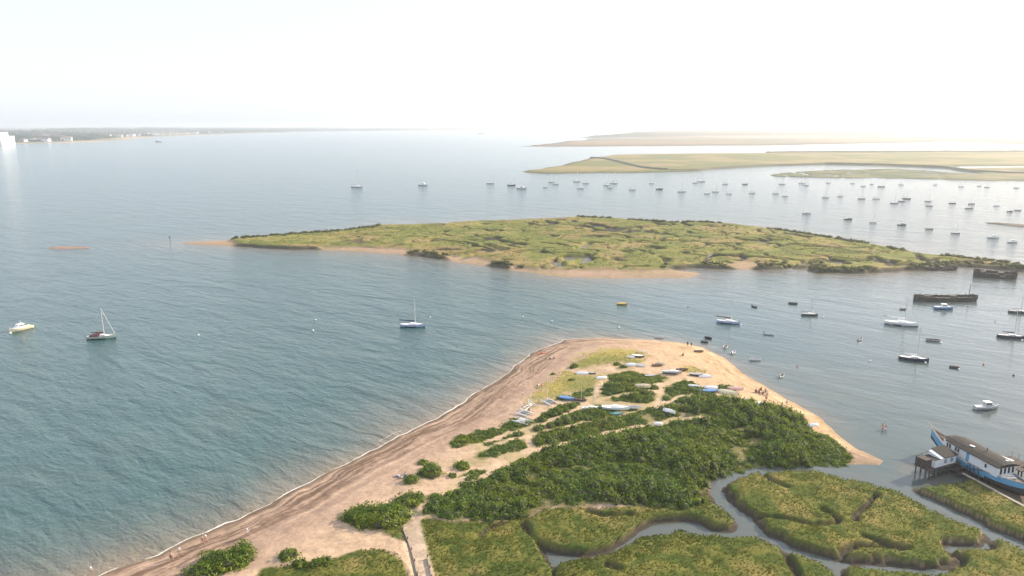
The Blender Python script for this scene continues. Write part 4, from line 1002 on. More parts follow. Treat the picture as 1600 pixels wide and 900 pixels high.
# ---- the anchorage beyond the island: one prototype of each kind, copied with its parts
FG = 'yachts and boats at moorings beyond the island'
ALL = [ # px, py, kind, metres
 (558,293,'tall',14.5),(661,290,'motor',12),(766,287,'tall',10),(799,290,'dark',10),(815,295,'motor',12),(852,293,'small',6),(861,285,'white',8),(868,288,'white',8),(901,284,'tall',9),(915,287,'white',8),(907,295,'small',8),
 (948,290,'white',9),(953,294,'motor',7),(959,287,'white',10),(988,297,'white',8),(1018,287,'tall',7),(1030,296,'darkm',8),(1065,300,'white',9),(1086,286,'grey',6),(1096,284,'tall',10),(1105,303,'small',6.5),(1118,300,'tall',8),(1133,288,'white',7),(1139,303,'small',6),
 (1164,288,'dark',7),(1175,302,'white',7),(1212,303,'white',7),(1222,288,'tall',8.5),(1227,307,'small',6),(1253,287,'white',8),(1259,290,'white',8),(1294,286,'small',6),(1260,334,'motor',7),(1290,309,'white',7),(1313,307,'white',6),(1346,311,'grey',7),(1369,311,'white',6.5),
 (1397,318,'grey',7),(1409,315,'grey',7),(1416,311,'dark',8),(1325,343,'darkm',6),(1364,348,'white',5),(1409,352,'darkm',6),(1452,358,'dark',5),(1493,365,'grey',5.5),(1552,372,'motor',7),(1582,379,'motor',6),(1450,315,'grey',6),(1452,322,'grey',6),(1488,318,'dark',6),(1518,319,'dark',6),
 (1514,326,'grey',6.5),(1557,322,'small',5),(1578,331,'darkm',5),(1590,329,'grey',5.5),(1332,287,'small',6),(1349,291,'small',6),(1362,288,'small',5),(1377,292,'grey',8),(1408,289,'small',6),(1461,289,'small',5),(1502,292,'small',6),(1542,293,'small',6),(1588,294,'small',6),(1530,291,'small',5)]
protos = {}
def far_proto(kind):
    if kind == 'tall': return yacht(10, 'white', 'white', 'white', mast=1.5, thick=3.0, low=True)
    if kind == 'white': return yacht(10, 'white', 'white', 'navy', mast=1.4, thick=3.0, low=True)
    if kind == 'grey': return yacht(10, 'grey', 'darkgrey', 'white', mast=1.3, thick=2.8, low=True)
    if kind == 'dark': return yacht(10, 'navy', 'black', 'grey', mast=1.3, thick=1.8, low=True)
    if kind == 'small': return yacht(10, 'white', 'white', 'white', mast=1.3, low=True, thick=2.6)
    if kind == 'motor': return motor_boat(10, 'white', 'white', 'white')
    if kind == 'darkm': return motor_boat(10, 'black', 'black', 'grey', mastlet=False)
ordn = ['first','second','third','fourth','fifth','sixth','seventh','eighth','ninth','tenth','eleventh','twelfth','thirteenth','fourteenth','fifteenth','sixteenth','seventeenth','eighteenth','nineteenth','twentieth']
desc = {'tall': ('white yacht with a tall white mast','yacht'), 'white': ('white yacht','yacht'), 'grey': ('grey looking yacht','yacht'), 'dark': ('dark hulled yacht','yacht'), 'small': ('tiny pale yacht','yacht'), 'motor': ('white motor boat','motor boat'), 'darkm': ('dark motor boat','motor boat')}
def rowof(px, py):
    if px < 1045: return 'off the distant marsh point'
    if py > 331: return 'in the nearest far line'
    if py > 297.5: return 'in the middle far line'
    return 'in the farthest line'
cnt = {}
g = np.random.default_rng(900)
for px, py, kd, L_ in sorted(ALL):
    if kd not in protos: r_ = protos[kd] = far_proto(kd)
    else: r_ = copy_tree(protos[kd])
    row = rowof(px, py); k = (kd, row); cnt[k] = cnt.get(k, 0)+1
    r_.scale = (L_/10*0.9,)*3
    afloat(r_, px, py, float(g.normal(-12, 9)), '', '', FG)
    r_['label'] = '%s, %s from the left %s' % (desc[kd][0], ordn[cnt[k]-1], row); r_['category'] = desc[kd][1]

# ================================================================ BOATS ASHORE
def ashore(r, px, py, head, label, cat, dz=0.0, tilt=0, group='boats drawn up on the spit', sc=0.76):
    p = G(px, py); r.location = (p.x, p.y, p.z+dz); r.rotation_euler = (R(tilt), 0, R(head)); r.scale = (sc,)*3; tag(r, label, cat, group); return r
ashore(catamaran(5.6, 'white', 'darkgrey', mast=9.6), 857, 629, 128, 'white beach catamaran with a tall cream mast standing', 'catamaran')
ashore(catamaran(6.0, 'white', 'darkgrey'), 818, 647, 140, 'white catamaran with lowered mast, farther of two side by side', 'catamaran')
ashore(catamaran(6.2, 'white', 'grey'), 814, 659, 145, 'white catamaran half in the shrubs, nearest of the group', 'catamaran')
ashore(dinghy(5.0, 'blue', 'navy', cover='blue'), 886, 624, -25, 'blue covered dinghy between the tall masts and the scrub', 'dinghy', 0.05)
ashore(dinghy(4.2, 'darkgrey', 'brown', mast=9.0), 906, 626, -20, 'dark open boat with a tall thin cream mast', 'dinghy', 0.05)
ashore(yacht(5.6, 'white', 'white', None, mast=1.35, thick=2.2, low=True, boom=False), 924, 640, 3, 'white keelboat with slanting mast laid up beside the path', 'yacht', 0.1)
ashore(yacht(8.2, 'white', 'navy', None, mast=0.01, boom=False, stay=False, low=True, cabin=True), 962, 643, -6, 'long white mastless hull with blue bottom among shrubs', 'boat hull', 0.5)
ashore(dinghy(4.2, 'teal', 'teal', cover='teal'), 962, 648, -3, 'teal covered dinghy lying under the long white hull', 'dinghy', 0.0)
ashore(dinghy(4.0, 'white', 'grey'), 991, 640, -4, 'white open dinghy off the bow of the long white hull', 'dinghy', 0.3)
ashore(upturned(3.9, 'white', 'white'), 1046, 648, -40, 'white upturned dinghy on the inner shrub slope below the path', 'upturned dinghy', 0.75)
ashore(upturned(3.0, 'white', 'grey'), 1028, 668, 10, 'small white upturned dinghy at the edge of the big thicket', 'upturned dinghy', 0.75)
ashore(upturned(3.2, 'white', 'sand'), 1271, 670, 10, 'white upturned dinghy at the edge of the eastern shrubs', 'upturned dinghy', 0.8)
ashore(upturned(4.0, 'white', 'white'), 1185, 635, 20, 'white upturned dinghy last in the row below the sunbathers', 'upturned dinghy', 0.6)
ashore(upturned(3.0, 'cream', 'white'), 1171, 628, -30, 'cream upturned dinghy between two white ones near the sunbathers', 'upturned dinghy', 0.2)
ashore(dinghy(3.6, 'white', 'white', cover='white'), 1155, 628, 85, 'white covered dinghy pointing inland at the end of the row', 'dinghy', 0.1)
ashore(upturned(6.2, 'cream', 'white'), 1139, 615, -28, 'long cream upturned boat, biggest in the eastern row', 'upturned boat', 0.1)
ashore(upturned(5.2, 'pink', 'white'), 1149, 609, -4, 'pinkish upturned boat just behind the long cream one', 'upturned boat', 0.1)
ashore(dinghy(5.0, 'blue', 'white', cover='blue'), 1110, 613, 2, 'blue and white dinghy level with the long cream boat', 'dinghy', 0.1)
ashore(upturned(4.6, 'white', 'blue'), 1111, 607, 3, 'white upturned dinghy just behind the blue and white one', 'upturned dinghy', 0.1)
ashore(dinghy(4.0, 'teal', 'sage'), 1088, 611, -40, 'pale teal open dinghy at the west end of the eastern row', 'dinghy', 0.1)
ashore(upturned(4.2, 'white', 'sand'), 1085, 605, -12, 'white upturned dinghy just behind the pale teal one', 'upturned dinghy', 0.1)
ashore(dinghy(4.6, 'darkgrey', 'grey', cover='grey'), 1088, 587, -14, 'dark hulled covered dinghy on the grass patch', 'dinghy', 0.1)
ashore(upturned(4.6, 'white', 'cream'), 1102, 589, -8, 'white upturned dinghy at the sea end of the grass patch', 'upturned dinghy', 0.1)
ashore(yacht(6.6, 'grey', 'navy', None, mast=0.01, boom=False, stay=False, low=True), 1050, 584, -7, 'grey and white keelboat hull alone on open sand', 'boat hull', 0.2)
ashore(dinghy(4.2, 'brown', 'black'), 1066, 579, 6, 'dark brown old boat behind the grey keelboat hull', 'rowing boat', 0.0)
ashore(dinghy(3.8, 'grey', 'grey', cover='grey'), 1016, 589, 4, 'grey covered dinghy on sand behind the small shrub patch', 'dinghy', 0.1)
ashore(upturned(5.4, 'sand', 'white'), 1004, 607, 3, 'sand coloured upturned boat lying among the shrub patches', 'upturned boat', 0.5)
ashore(upturned(3.8, 'white', 'white'), 986, 571, 2, 'white upturned dinghy, left one of the pair on the yellow grass', 'upturned dinghy', 0.1)
ashore(upturned(3.0, 'white', 'grey'), 1002, 572, -35, 'white upturned dinghy, right one of the pair on the yellow grass', 'upturned dinghy', 0.1)
ashore(dinghy(4.6, 'darkgrey', 'white', cover='white'), 997, 558, -20, 'dark hulled dinghy with white cover near the tip', 'dinghy', 0.1)
ashore(upturned(3.2, 'cream', 'cream'), 1003, 551, 0, 'cream upturned dinghy, northernmost boat on the spit', 'upturned dinghy', 0.1)
ashore(upturned(2.8, 'white', 'cream'), 986, 559, -25, 'small white upturned dinghy left of the dark hulled one', 'upturned dinghy', 0.1)
ashore(dinghy(3.8, 'brown', 'brown'), 1027, 572, 10, 'brown rowing boat on bare sand right of the yellow grass', 'rowing boat', 0.0)
ashore(upturned(3.4, 'cream', 'sand'), 1033, 569, -50, 'cream upturned dinghy beside the brown rowing boat', 'upturned dinghy', 0.0)
ashore(upturned(4.6, 'white', 'pink'), 911, 584, -3, 'white upturned dinghy at the top of the western yellow grass', 'upturned dinghy', 0.0)
ashore(dinghy(3.0, 'darkgrey', 'grey', cover='grey'), 924, 584, -18, 'dark covered dinghy touching the white one by the yellow grass', 'dinghy', 0.0)
ashore(upturned(4.0, 'white', 'darkgrey'), 940, 591, 12, 'white upturned dinghy at the west edge of the small shrub patch', 'upturned dinghy', 0.0)
ashore(dinghy(3.6, 'brown', 'darkgrey'), 1092, 550, 4, 'brown rowing boat at the water edge of the tip', 'rowing boat', 0.0)
# pole and trailer by the catamarans
def trailer(px, py, head, label):
    r = empty('boat_trailer'); f = MB()
    for sgn in (-1, 1): f.tube((-1.8, sgn*0.7, 0.45), (1.2, sgn*0.25, 0.5), 0.05, None, 6)
    f.tube((1.2, -0.25, 0.5), (2.4, 0, 0.5), 0.05, None, 6).tube((1.2, 0.25, 0.5), (2.4, 0, 0.5), 0.05, None, 6)
    for x in (-1.6, -0.4, 0.8): f.tube((x, -0.7, 0.46), (x, 0.7, 0.46), 0.04, None, 6)
    f.tube((-1.5, 0.6, 0.45), (-1.5, 0.6, 2.3), 0.05, None, 6).tube((-1.5, -0.6, 0.45), (-1.5, -0.6, 2.0), 0.05, None, 6).tube((0.9, 0, 0.5), (0.9, 0, 2.1), 0.05, None, 6)
    f.build('frame', M('white'), r)
    for sgn in (-1, 1):
        w_ = MB().tube((-0.5, sgn*0.85, 0.3), (-0.5, sgn*1.02, 0.3), 0.3, None, 14).build('wheel', M('black', 0.8), r)
        MB().tube((-0.5, sgn*1.02, 0.3), (-0.5, sgn*1.05, 0.3), 0.15, None, 10).build('rim', M('grey'), w_)
    p = G(px, py); r.location = p; r.rotation_euler = (0, 0, R(head)); tag(r, label, 'trailer'); return r
trailer(823, 639, 60, 'white metal boat trailer with upright posts behind the catamarans')
trailer(831, 633, 110, 'boat trailer standing right behind the other one by the catamarans')
def kayak(px, py, head, col, label, L_=3.6):
    r = empty('kayak'); m = MB(); m.smooth = True
    m.rings([[(-L_/2+t*L_, w_*math.cos(a), 0.18+0.15*math.sin(a)*s_+0.1*abs(2*t-1)**2) for a in [2*math.pi*k/10 for k in range(10)]] for t, w_, s_ in ((0, 0.02, 0.2), (0.1, 0.14, 0.6), (0.3, 0.29, 0.9), (0.5, 0.34, 1), (0.7, 0.29, 0.9), (0.9, 0.13, 0.6), (1, 0.02, 0.2))])
    m.build('hull', M(col), r); MB().lathe([(0.26, 0.30), (0.28, 0.36), (0.2, 0.36), (0.18, 0.31)], n=12).build('cockpit_rim', M('black'), r)
    p = G(px, py); r.location = p; r.rotation_euler = (0, 0, R(head)); tag(r, label, 'kayak'); return r
kayak(846, 553, 20, 'orange', 'orange kayak left at the waterline on the west shoulder of the tip')

# ================================================================ HULKS
def hulk(L, Bm, hh, p0, p1, label, gap=None, post=True, seed=1, list_=0, name='hulk'):
    a, b_ = P(*p0, 0), P(*p1, 0); c = (a+b_)/2; L = (b_-a).length; ang = math.atan2(b_.y-a.y, b_.x-a.x)
    r = empty(name, c); r.rotation_euler = (R(list_), 0, ang); tag(r, label, 'wreck')
    g = np.random.default_rng(seed); n = 34; m = MB(); pts = []
    for i in range(n):
        t = i/(n-1); bw = Bm/2*(1-abs(2*t-1)**5)**0.5*1.0+0.15
        z = hh*(0.72+0.28*abs(2*t-1)**3)+g.normal(0, 0.10)
        if gap and gap[0] < t < gap[1]: z *= 0.25+0.25*g.random()
        pts.append((-L/2+t*L, bw, z))
    for sgn in (-1, 1):
        m.rings([[(x, sgn*bw*0.86, -0.8), (x, sgn*bw, max(0.15, z*(1 if sgn > 0 else 0.97))), (x, sgn*(bw-0.25), max(0.15, z)), (x, sgn*(bw*0.86-0.25), -0.8)] for x, bw, z in pts])
    M_h = paint('rotten_planks', (0.060, 0.052, 0.042), 0.9, 0.55, 1.2, 0, 0.8)
    m.build('hull', M_h, r)
    d = MB(); d.add([(x, -bw*0.9, max(0.1, z*0.55)+g.normal(0, .12)) for x, bw, z in pts]+[(x, bw*0.9, max(0.1, z*0.55)+g.normal(0, .12)) for x, bw, z in pts], [(i, i+1, n+i+1, n+i) for i in range(n-1)])
    d.build('deck', paint('weedy_deck', (0.13, 0.12, 0.085), 0.95, 0.6, 0.8, 0, 0.8), r)
    for k in range(11):
        i = 2+k*3
        x, bw, z = pts[min(i, n-2)]
        q = MB()
        for sgn in (-1, 1): q.tube((x, sgn*bw*1.0, z*0.4), (x+g.normal(0, .1), sgn*bw*1.03, z+0.15+0.4*g.random()), 0.14, 0.09, 6)
        q.build('rib', M_h, r)
    for x0 in (-0.28*L, 0.12*L):
        MB().box((x0, 0, hh*0.72), (L*0.12, Bm*0.45, 0.6), 0, 0, 0.92).build('hatch_coaming', M_h, r)
    if post: MB().tube((L*0.37, 0, hh*0.4), (L*0.37, 0, hh+4.2), 0.14, 0.08, 8).build('post', M_h, r)
    return r
hulk(24, 5.0, 2.1, (1427, 469), (1526, 469), 'long dark derelict barge hulk with one thin post, afloat behind the blue boat', seed=5)
hulk(20, 5.0, 3.1, (1520, 431), (1589, 436), 'broken dark wreck lying at the right end of the marsh island', gap=(0.60, 0.72), post=False, seed=9, list_=6, name='wreck')
hulk(16, 5.0, 1.5, (1436, 421), (1494, 421), 'flattened dark wreck remains in the mud left of the broken wreck', gap=(0.45, 0.6), post=False, seed=12, name='wreck')
# ================================================================ HOUSEBOAT
Fp = P(1456, 671, 4.3); Np = P(1609, 768, 1.8)
Lh = math.hypot(Fp.x-Np.x, Fp.y-Np.y); ang = math.atan2(Fp.y-Np.y, Fp.x-Np.x)
hb_ = empty('houseboat', ((Fp.x+Np.x)/2, (Fp.y+Np.y)/2, 0.55), ang)
tag(hb_, 'blue and white timber houseboat with a long brown roof grounded at the marsh edge', 'houseboat')
HBLUE = paint('houseboat_blue', (0.13, 0.37, 0.58), 0.5, 0.22, 1.4); HDARK = paint('houseboat_bottom', (0.055, 0.052, 0.055), 0.8, 0.4, 1.0, 0, 0.3)
HWHITE = paint('houseboat_white', (0.72, 0.74, 0.76), 0.55, 0.10, 1.8); HROOF = paint('roof_felt', (0.030, 0.027, 0.024), 0.95, 0.4, 0.9, 0, 0.3)
TIMB = paint('old_timber', (0.075, 0.06, 0.05), 0.9, 0.5, 1.8, 0, 0.5); PLANK = paint('grey_planks', (0.34, 0.29, 0.24), 0.85, 0.3, 2.0, 0, 0.3); HRAIL = paint('rail_wood', (0.55, 0.40, 0.30), 0.7, 0.2)
m = MB(); m.smooth = False; n = 25; S = []
for i in range(n):
    t = i/(n-1); x = -Lh/2+t*Lh                      # t 0 near end, 1 the raised prow
    bw = 2.25*max(0.03, 1-abs(2*t-0.85)**3.0/ (1.55 if t > 0.42 else 0.62))
    bw = 2.25*(max(0.02, 1-((t-0.45)/0.55)**2.2) if t > 0.45 else max(0.02, 1-((0.45-t)/0.45)**2.6))
    gn = 2.0+0.5*max(0, 0.25-t)/0.25+2.3*max(0, t-0.45)**1.7/0.55**1.7+0.0*max(0, 0.3-t)
    kl = -0.5+2.4*max(0, (t-0.70)/0.30)**1.6+0.9*max(0, (0.12-t)/0.12)**2
    S.append((t, x, bw, gn, kl))
sec = []
for t, x, bw, gn, kl in S:
    pr = [(0, 0), (0.62, 0.10), (0.90, 0.35), (0.97, 0.60), (1.0, 0.86), (1.02, 1.0)]
    half = [(x, bw*a, kl+(gn-kl)*h_) for a, h_ in pr]
    sec.append([(q[0], -q[1], q[2]) for q in half[::-1]]+half[1:])
k = len(sec[0]); base = 0; m.v = [q for s in sec for q in s]
for j in range(n-1):
    for i in range(k-1):
        f = (j*k+i, (j+1)*k+i, (j+1)*k+i+1, j*k+i+1); band = min(i, k-2-i)
        mi = 2 if band == 0 else (0 if band <= 2 and not (band == 2 and S[j][0] < 0.3) else 1)
        if S[j][0] < 0.5 and band == 0: mi = 0
        m.f.append(f); m.m.append(mi); m.sm.append(True)
hull = m.build('hull', [HBLUE, HDARK, HWHITE], hb_)
d = MB(); d.add([(x, -bw*0.98, gn-0.25) for t, x, bw, gn, kl in S]+[(x, bw*0.98, gn-0.25) for t, x, bw, gn, kl in S], [(i, i+1, n+i+1, n+i) for i in range(n-1)])
d.build('deck', paint('houseboat_deck', (0.17, 0.12, 0.085), 0.85, 0.35, 1.5), hb_)
g_ = MB()
for sgn in (-1, 1): g_.path([(x, sgn*bw*1.02, gn+0.04) for t, x, bw, gn, kl in S], 0.07, 6)
g_.build('gunwale', HRAIL, hb_)
def X_(t): return -Lh/2+t*Lh
zb = 1.85
# two cabins, forward one farther, teal panel between them
def cabin(t0, t1, w0, z1, nm):
    c = MB(); x0, x1 = X_(t0), X_(t1)
    c.box(((x0+x1)/2, 0, (zb+z1)/2), (x1-x0, w0*2, z1-zb)); return c.build(nm, HWHITE, hb_)
fc = cabin(0.53, 0.775, 2.0, 4.05, 'forward_cabin'); ac = cabin(0.22, 0.495, 2.12, 3.75, 'aft_cabin')
MB().box((X_(0.5125), 0, (zb+3.9)/2), (X_(0.53)-X_(0.495), 4.1, 3.9-zb)).build('blue_panel', HBLUE, hb_)
for t in (0.728, 0.700, 0.640, 0.612):
    w_ = MB().box((X_(t), 2.03, 3.30), (0.34, 0.10, 0.75)).build('window', GLASS, fc)
    MB().box((X_(t), 2.05, 3.72), (0.46, 0.12, 0.07)).box((X_(t), 2.05, 2.88), (0.46, 0.12, 0.07)).build('frame', HRAIL, w_)
w_ = MB().box((X_(0.33), 2.15, 3.0), (0.36, 0.10, 0.7)).build('window', GLASS, ac)
for y in (-1.4, -0.5, 0.4, 1.3): MB().box((X_(0.22)-0.03, y, 2.95), (0.10, 0.42, 1.1)).build('window', GLASS, ac)
r_ = MB(); x0, x1 = X_(0.205), X_(0.79)
r_.rings([[(x, -2.45, z-0.1), (x, -1.1, z+0.25), (x, 0, z+0.32), (x, 1.1, z+0.25), (x, 2.45, z-0.1), (x, 2.45, z-0.24), (x, -2.45, z-0.24)] for x, z in ((x0, 3.98), (X_(0.5), 4.12), (x1-1.2, 4.35))])
r_.rings([[(x1-1.2, -2.45, 4.25), (x1-1.2, -1.1, 4.6), (x1-1.2, 1.1, 4.6), (x1-1.2, 2.45, 4.25), (x1-1.2, 0, 4.12)], [(x1, -1.4, 4.2), (x1, -0.8, 4.42), (x1, 0.8, 4.42), (x1, 1.4, 4.2), (x1, 0, 4.1)]])
rf = r_.build('roof', HROOF, hb_)
MB().box((X_(0.55), 0.3, 4.55), (0.9, 0.5, 0.12), 0.2).build('skylight', HWHITE, rf); MB().box((X_(0.26), -0.9, 4.35), (0.5, 0.4, 0.14)).build('skylight', HWHITE, rf)
MB().tube((X_(0.45), -0.8, 4.2), (X_(0.45), -0.8, 5.1), 0.09, None, 8).build('flue', M('darkgrey'), rf)
# prow: side planks, cross thwart, deck box
MB().box((X_(0.86), 0, 3.1), (2.0, 1.3, 0.5), 0, R(-8)).build('deck_box', TIMB, hb_)
b_ = MB(); b_.tube((X_(1.0), 0, 4.3), (X_(1.0)+1.5, 0, 5.0), 0.10, 0.06, 8); b_.build('bowsprit', HRAIL, hb_)
dn = dinghy(2.4, 'white', 'grey'); tag(dn, 'white dinghy lying on the houseboat deck below the end cabin wall', 'dinghy')
mw = Matrix.Translation(hb_.location) @ Matrix.Rotation(ang, 4, 'Z')
dn.location = mw @ Vector((X_(0.17), 0.7, 1.95)); dn.rotation_euler = (0, 0, ang+1.2)
# balcony on the seaward side, on posts
bl = MB(); bl.box((X_(0.30), -4.3, 2.9), (5.6, 4.2, 0.16)); bl.box((X_(0.30)-2.0, -6.2, 3.5), (2.4, 0.3, 1.3)); bal = bl.build('balcony', TIMB, hb_)
q = MB()
for x in (-2.7, -0.9, 0.9, 2.7):
    for y in (-2.5, -6.3): q.tube((X_(0.30)+x, y, -1), (X_(0.30)+x, y, 2.9), 0.13, None, 7)
q.tube((X_(0.30)-2.7, -6.3, 0.3), (X_(0.30)+2.7, -6.3, 2.6), 0.06, None, 5); q.build('post', TIMB, bal)
q = MB()
for x in (-2.7, -1.3, 0, 1.3, 2.7): q.tube((X_(0.30)+x, -6.3, 2.9), (X_(0.30)+x, -6.3, 4.0), 0.05, None, 5)
q.tube((X_(0.30)-2.7, -6.3, 4.0), (X_(0.30)+2.7, -6.3, 4.0), 0.05, None, 5).tube((X_(0.30)+2.7, -6.3, 4.0), (X_(0.30)+2.7, -2.5, 4.0), 0.05, None, 5).tube((X_(0.30)+2.7, -6.3, 3.45), (X_(0.30)+2.7, -2.5, 3.45), 0.05, None, 5); q.build('railing', PLANK, bal)
MB().box((X_(0.40), -3.6, 3.25), (3.6, 0.7, 0.12), 0.25).build('ramp', HWHITE, bal)
# fenders / bracing struts against the hull on the marsh side
q = MB()
for t in (0.36, 0.40, 0.44): q.tube((X_(t), 2.4, -0.4), (X_(t)+0.8, 2.25, 2.1), 0.09, None, 6)
q.tube((X_(0.34), 2.45, 1.9), (X_(0.48), 2.45, 1.0), 0.07, None, 6); q.build('strut', TIMB, hb_)

# ---- the hut on stilts and its landing stage
c0 = P(1469, 729, 2.0); c1 = P(1493, 722.5, 2.0); a2 = math.atan2(c1.y-c0.y, c1.x-c0.x); W2 = math.hypot(c1.x-c0.x, c1.y-c0.y)
hut = empty('stilt_hut', c0*1.0, a2); hut.location.z = 0; tag(hut, 'small white hut with two round windows standing on dark stilts beside the houseboat', 'hut')
Dp = 2.6; zt = 2.0
w = MB(); w.rings([[(0, 0, zt), (W2, 0, zt), (W2, Dp, zt), (0, Dp, zt)], [(0, 0, zt+1.55), (W2, 0, zt+1.55), (W2, Dp, zt+2.2), (0, Dp, zt+2.2)]])
wl = w.build('wall', HWHITE, hut)
for x in (W2*0.30, W2*0.70):
    wd_ = MB().tube((x, -0.03, zt+0.85), (x, -0.08, zt+0.85), 0.20, None, 16).build('window', M('pale'), wl)
    q = MB(); pts = [(x+0.29*math.cos(a), -0.06, zt+0.85+0.29*math.sin(a)) for a in [2*math.pi*k/14 for k in range(15)]]; q.path(pts, 0.07, 6); q.build('frame', M('darkgrey'), wd_)
r_ = MB(); r_.rings([[(0.9, -0.25, zt+1.56), (0.9, Dp+0.25, zt+2.3), (0.9, Dp+0.25, zt+2.42), (0.9, -0.25, zt+1.70)], [(W2+0.25, -0.25, zt+1.56), (W2+0.25, Dp+0.25, zt+2.3), (W2+0.25, Dp+0.25, zt+2.42), (W2+0.25, -0.25, zt+1.70)]]); r_.build('roof', HROOF, hut)
w = MB(); w.prism([(-1.5, 0.0), (0, 0), (0, Dp), (-1.5, Dp)], zt, zt+1.35); w.build('entrance_wall', HWHITE, hut); MB().box((-0.72, Dp/2, zt+1.40), (1.40, Dp-0.1, 0.08)).build('porch_roof', HROOF, hut)
w = MB().box((-2.3, Dp*0.7, zt+0.75), (1.6, 2.2, 1.5)); w.build('dark_store', TIMB, hut)
MB().box((W2/2-1.2, Dp/2, zt-0.12), (W2+4.4, Dp+0.7, 0.2)).build('platform', TIMB, hut)
for x in (-3.0, -1.5, 0, W2/2, W2, W2+0.9):
    for y in (-0.1, Dp+0.1): MB().tube((x, y, -1.2), (x, y, zt-0.2), 0.13, None, 7).build('stilt', TIMB, hut)
q = MB()
for z in (0.35, 1.15): q.tube((-3.0, -0.15, z), (W2+0.9, -0.15, z), 0.07, None, 6)
q.tube((-3.0, -0.15, 0.2), (0, -0.15, 1.6), 0.05, None, 6).tube((0, -0.15, 1.6), (W2, -0.15, 0.2), 0.05, None, 6); q.build('cross_brace', TIMB, hut)
q = MB()
for x in (-3.0, -1.6, -0.3): q.tube((x, Dp+0.25, zt), (x, Dp+0.25, zt+1.7), 0.05, None, 5)
q.tube((-3.0, Dp+0.25, zt+1.7), (1.0, Dp+0.25, zt+1.9), 0.05, None, 5); q.build('railing', TIMB, hut)
st_ = empty('landing_stage', P(1497, 735, 0.8)*1.0, a2); st_.location.z = 0; tag(st_, 'dark timber landing stage between the stilt hut and the houseboat', 'landing stage')
MB().box((1.0, 1.6, 1.0), (4.6, 3.2, 0.18)).box((1.0, -0.6, 0.35), (4.4, 0.9, 0.14)).build('deck', TIMB, st_)
for x in (-1.1, 1.0, 3.1):
    for y in (-0.9, 3.0): MB().tube((x, y, -1.2), (x, y, 2.0), 0.11, None, 7).build('stilt', TIMB, st_)
q = MB()
for i in range(7): q.box((0.2+i*0.45, 2.3, 1.1+i*0.2), (0.42, 1.0, 0.07))
q.build('steps', PLANK, st_)
q = MB(); q.tube((-1.1, -0.9, 1.9), (3.1, -0.9, 1.9), 0.05, None, 5).tube((-1.1, -0.9, 1.9), (-1.1, 3.0, 1.9), 0.05, None, 5); q.build('railing', TIMB, st_)
ga, gb = P(1504, 739, 1.25), P(1612, 797, 1.25)
gw = empty('gangway', ((ga.x+gb.x)/2, (ga.y+gb.y)/2, 1.25), math.atan2(gb.y-ga.y, gb.x-ga.x)); tag(gw, 'long narrow plank gangway running over the marsh below the houseboat', 'gangway')
lg = (gb-ga).length
q = MB()
for i in range(int(lg/0.5)): q.box((-lg/2+0.25+i*0.5, 0, random.uniform(-.015, .015)), (0.46, 0.62, 0.06))
q.build('planks', PLANK, gw)
for i in range(8):
    q = MB(); x = -lg/2+0.6+i*(lg-1.2)/7
    for y in (-0.3, 0.3): q.tube((x, y, -1.4), (x, y, -0.03), 0.07, None, 6)
    q.build('post', TIMB, gw)
for (px, py, hh, lb) in ((1508, 748, 1.5, 'leaning timber post by the upper end of the gangway'), (1385, 700, 0, None)):
    if lb:
        p = G(px, py); r = empty('timber_post', p); tag(r, lb, 'post'); MB().tube((0, 0, -0.5), (0.12, 0, hh), 0.1, 0.08, 7).build('shaft', TIMB, r); MB().lathe([(0.12, hh-0.02), (0.12, hh+0.05), (0.05, hh+0.1)], (0.12, 0, 0), 8).build('cap', TIMB, r)

# ================================================================ FOOTPATH EDGING
def edging(pts, z, label, name='timber_edging'):
    w3 = [G(*p) for p in pts]; r = empty(name, w3[0]); tag(r, label, 'edging')
    loc = [q-w3[0] for q in w3]; q = MB()
    for a, b_ in zip(loc[:-1], loc[1:]):
        d = (b_-a); n_ = Vector((-d.y, d.x, 0)).normalized()*0.09
        za, zb_ = 0.35, 0.35
        q.add([(*(a-n_)[:2], a.z-0.9), (*(b_-n_)[:2], b_.z-0.9), (*(b_-n_)[:2], b_.z+zb_), (*(a-n_)[:2], a.z+za), (*(a+n_)[:2], a.z-0.9), (*(b_+n_)[:2], b_.z-0.9), (*(b_+n_)[:2], b_.z+zb_), (*(a+n_)[:2], a.z+za)], [(0,1,2,3),(4,7,6,5),(3,2,6,7),(0,4,5,1),(0,3,7,4),(1,5,6,2)])
    q.build('board', PLANK, r)
    for a in loc: MB().tube((a.x, a.y, a.z-0.8), (a.x, a.y, a.z+0.75), 0.09, None, 6).build('post', TIMB, r)
    return r
edging([(627, 820), (630, 829), (637, 845), (643, 862), (648, 880), (652, 900)], 1.2, 'timber edge of the footpath beside the dark ditch')
edging([(668, 873), (672, 890), (675, 905)], 1.2, 'short timber edge on the right side of the footpath')

# ================================================================ SEA WALLS, FAR SHORE
def bank_wall(pts, w, h, label, name='sea_wall', mat=None):
    w3 = np.array([[*P(x, y, 0)[:2]] for x, y in pts]); w3 = resample(w3, 12.0)
    for _ in range(3): w3[1:-1] = (w3[:-2]+2*w3[1:-1]+w3[2:])/4
    r = []; tgs = np.gradient(w3, axis=0); tgs /= np.linalg.norm(tgs, axis=1)[:, None]
    o = w3[0]
    for p, t in zip(w3, tgs):
        nx_, ny_ = -t[1], t[0]; hh = h*random.uniform(0.92, 1.08)
        r.append([(p[0]-o[0]+nx_*s*w/2, p[1]-o[1]+ny_*s*w/2, z) for s, z in ((-1, -0.3), (-0.35, hh), (0.35, hh), (1, -0.3))])
    m_ = MB(); m_.rings(r); ob = m_.build(name, mat or paint('sea_wall_bank', (0.10, 0.10, 0.055), 0.95, 0.4, 0.05)); ob.location = (o[0], o[1], 0); tag(ob, label, 'sea wall'); return ob
bank_wall([(924,248),(945,249),(962,253),(985,259),(1010,264.5),(1040,267)], 16, 4.0, 'dark earth sea wall curving across the distant marsh point')
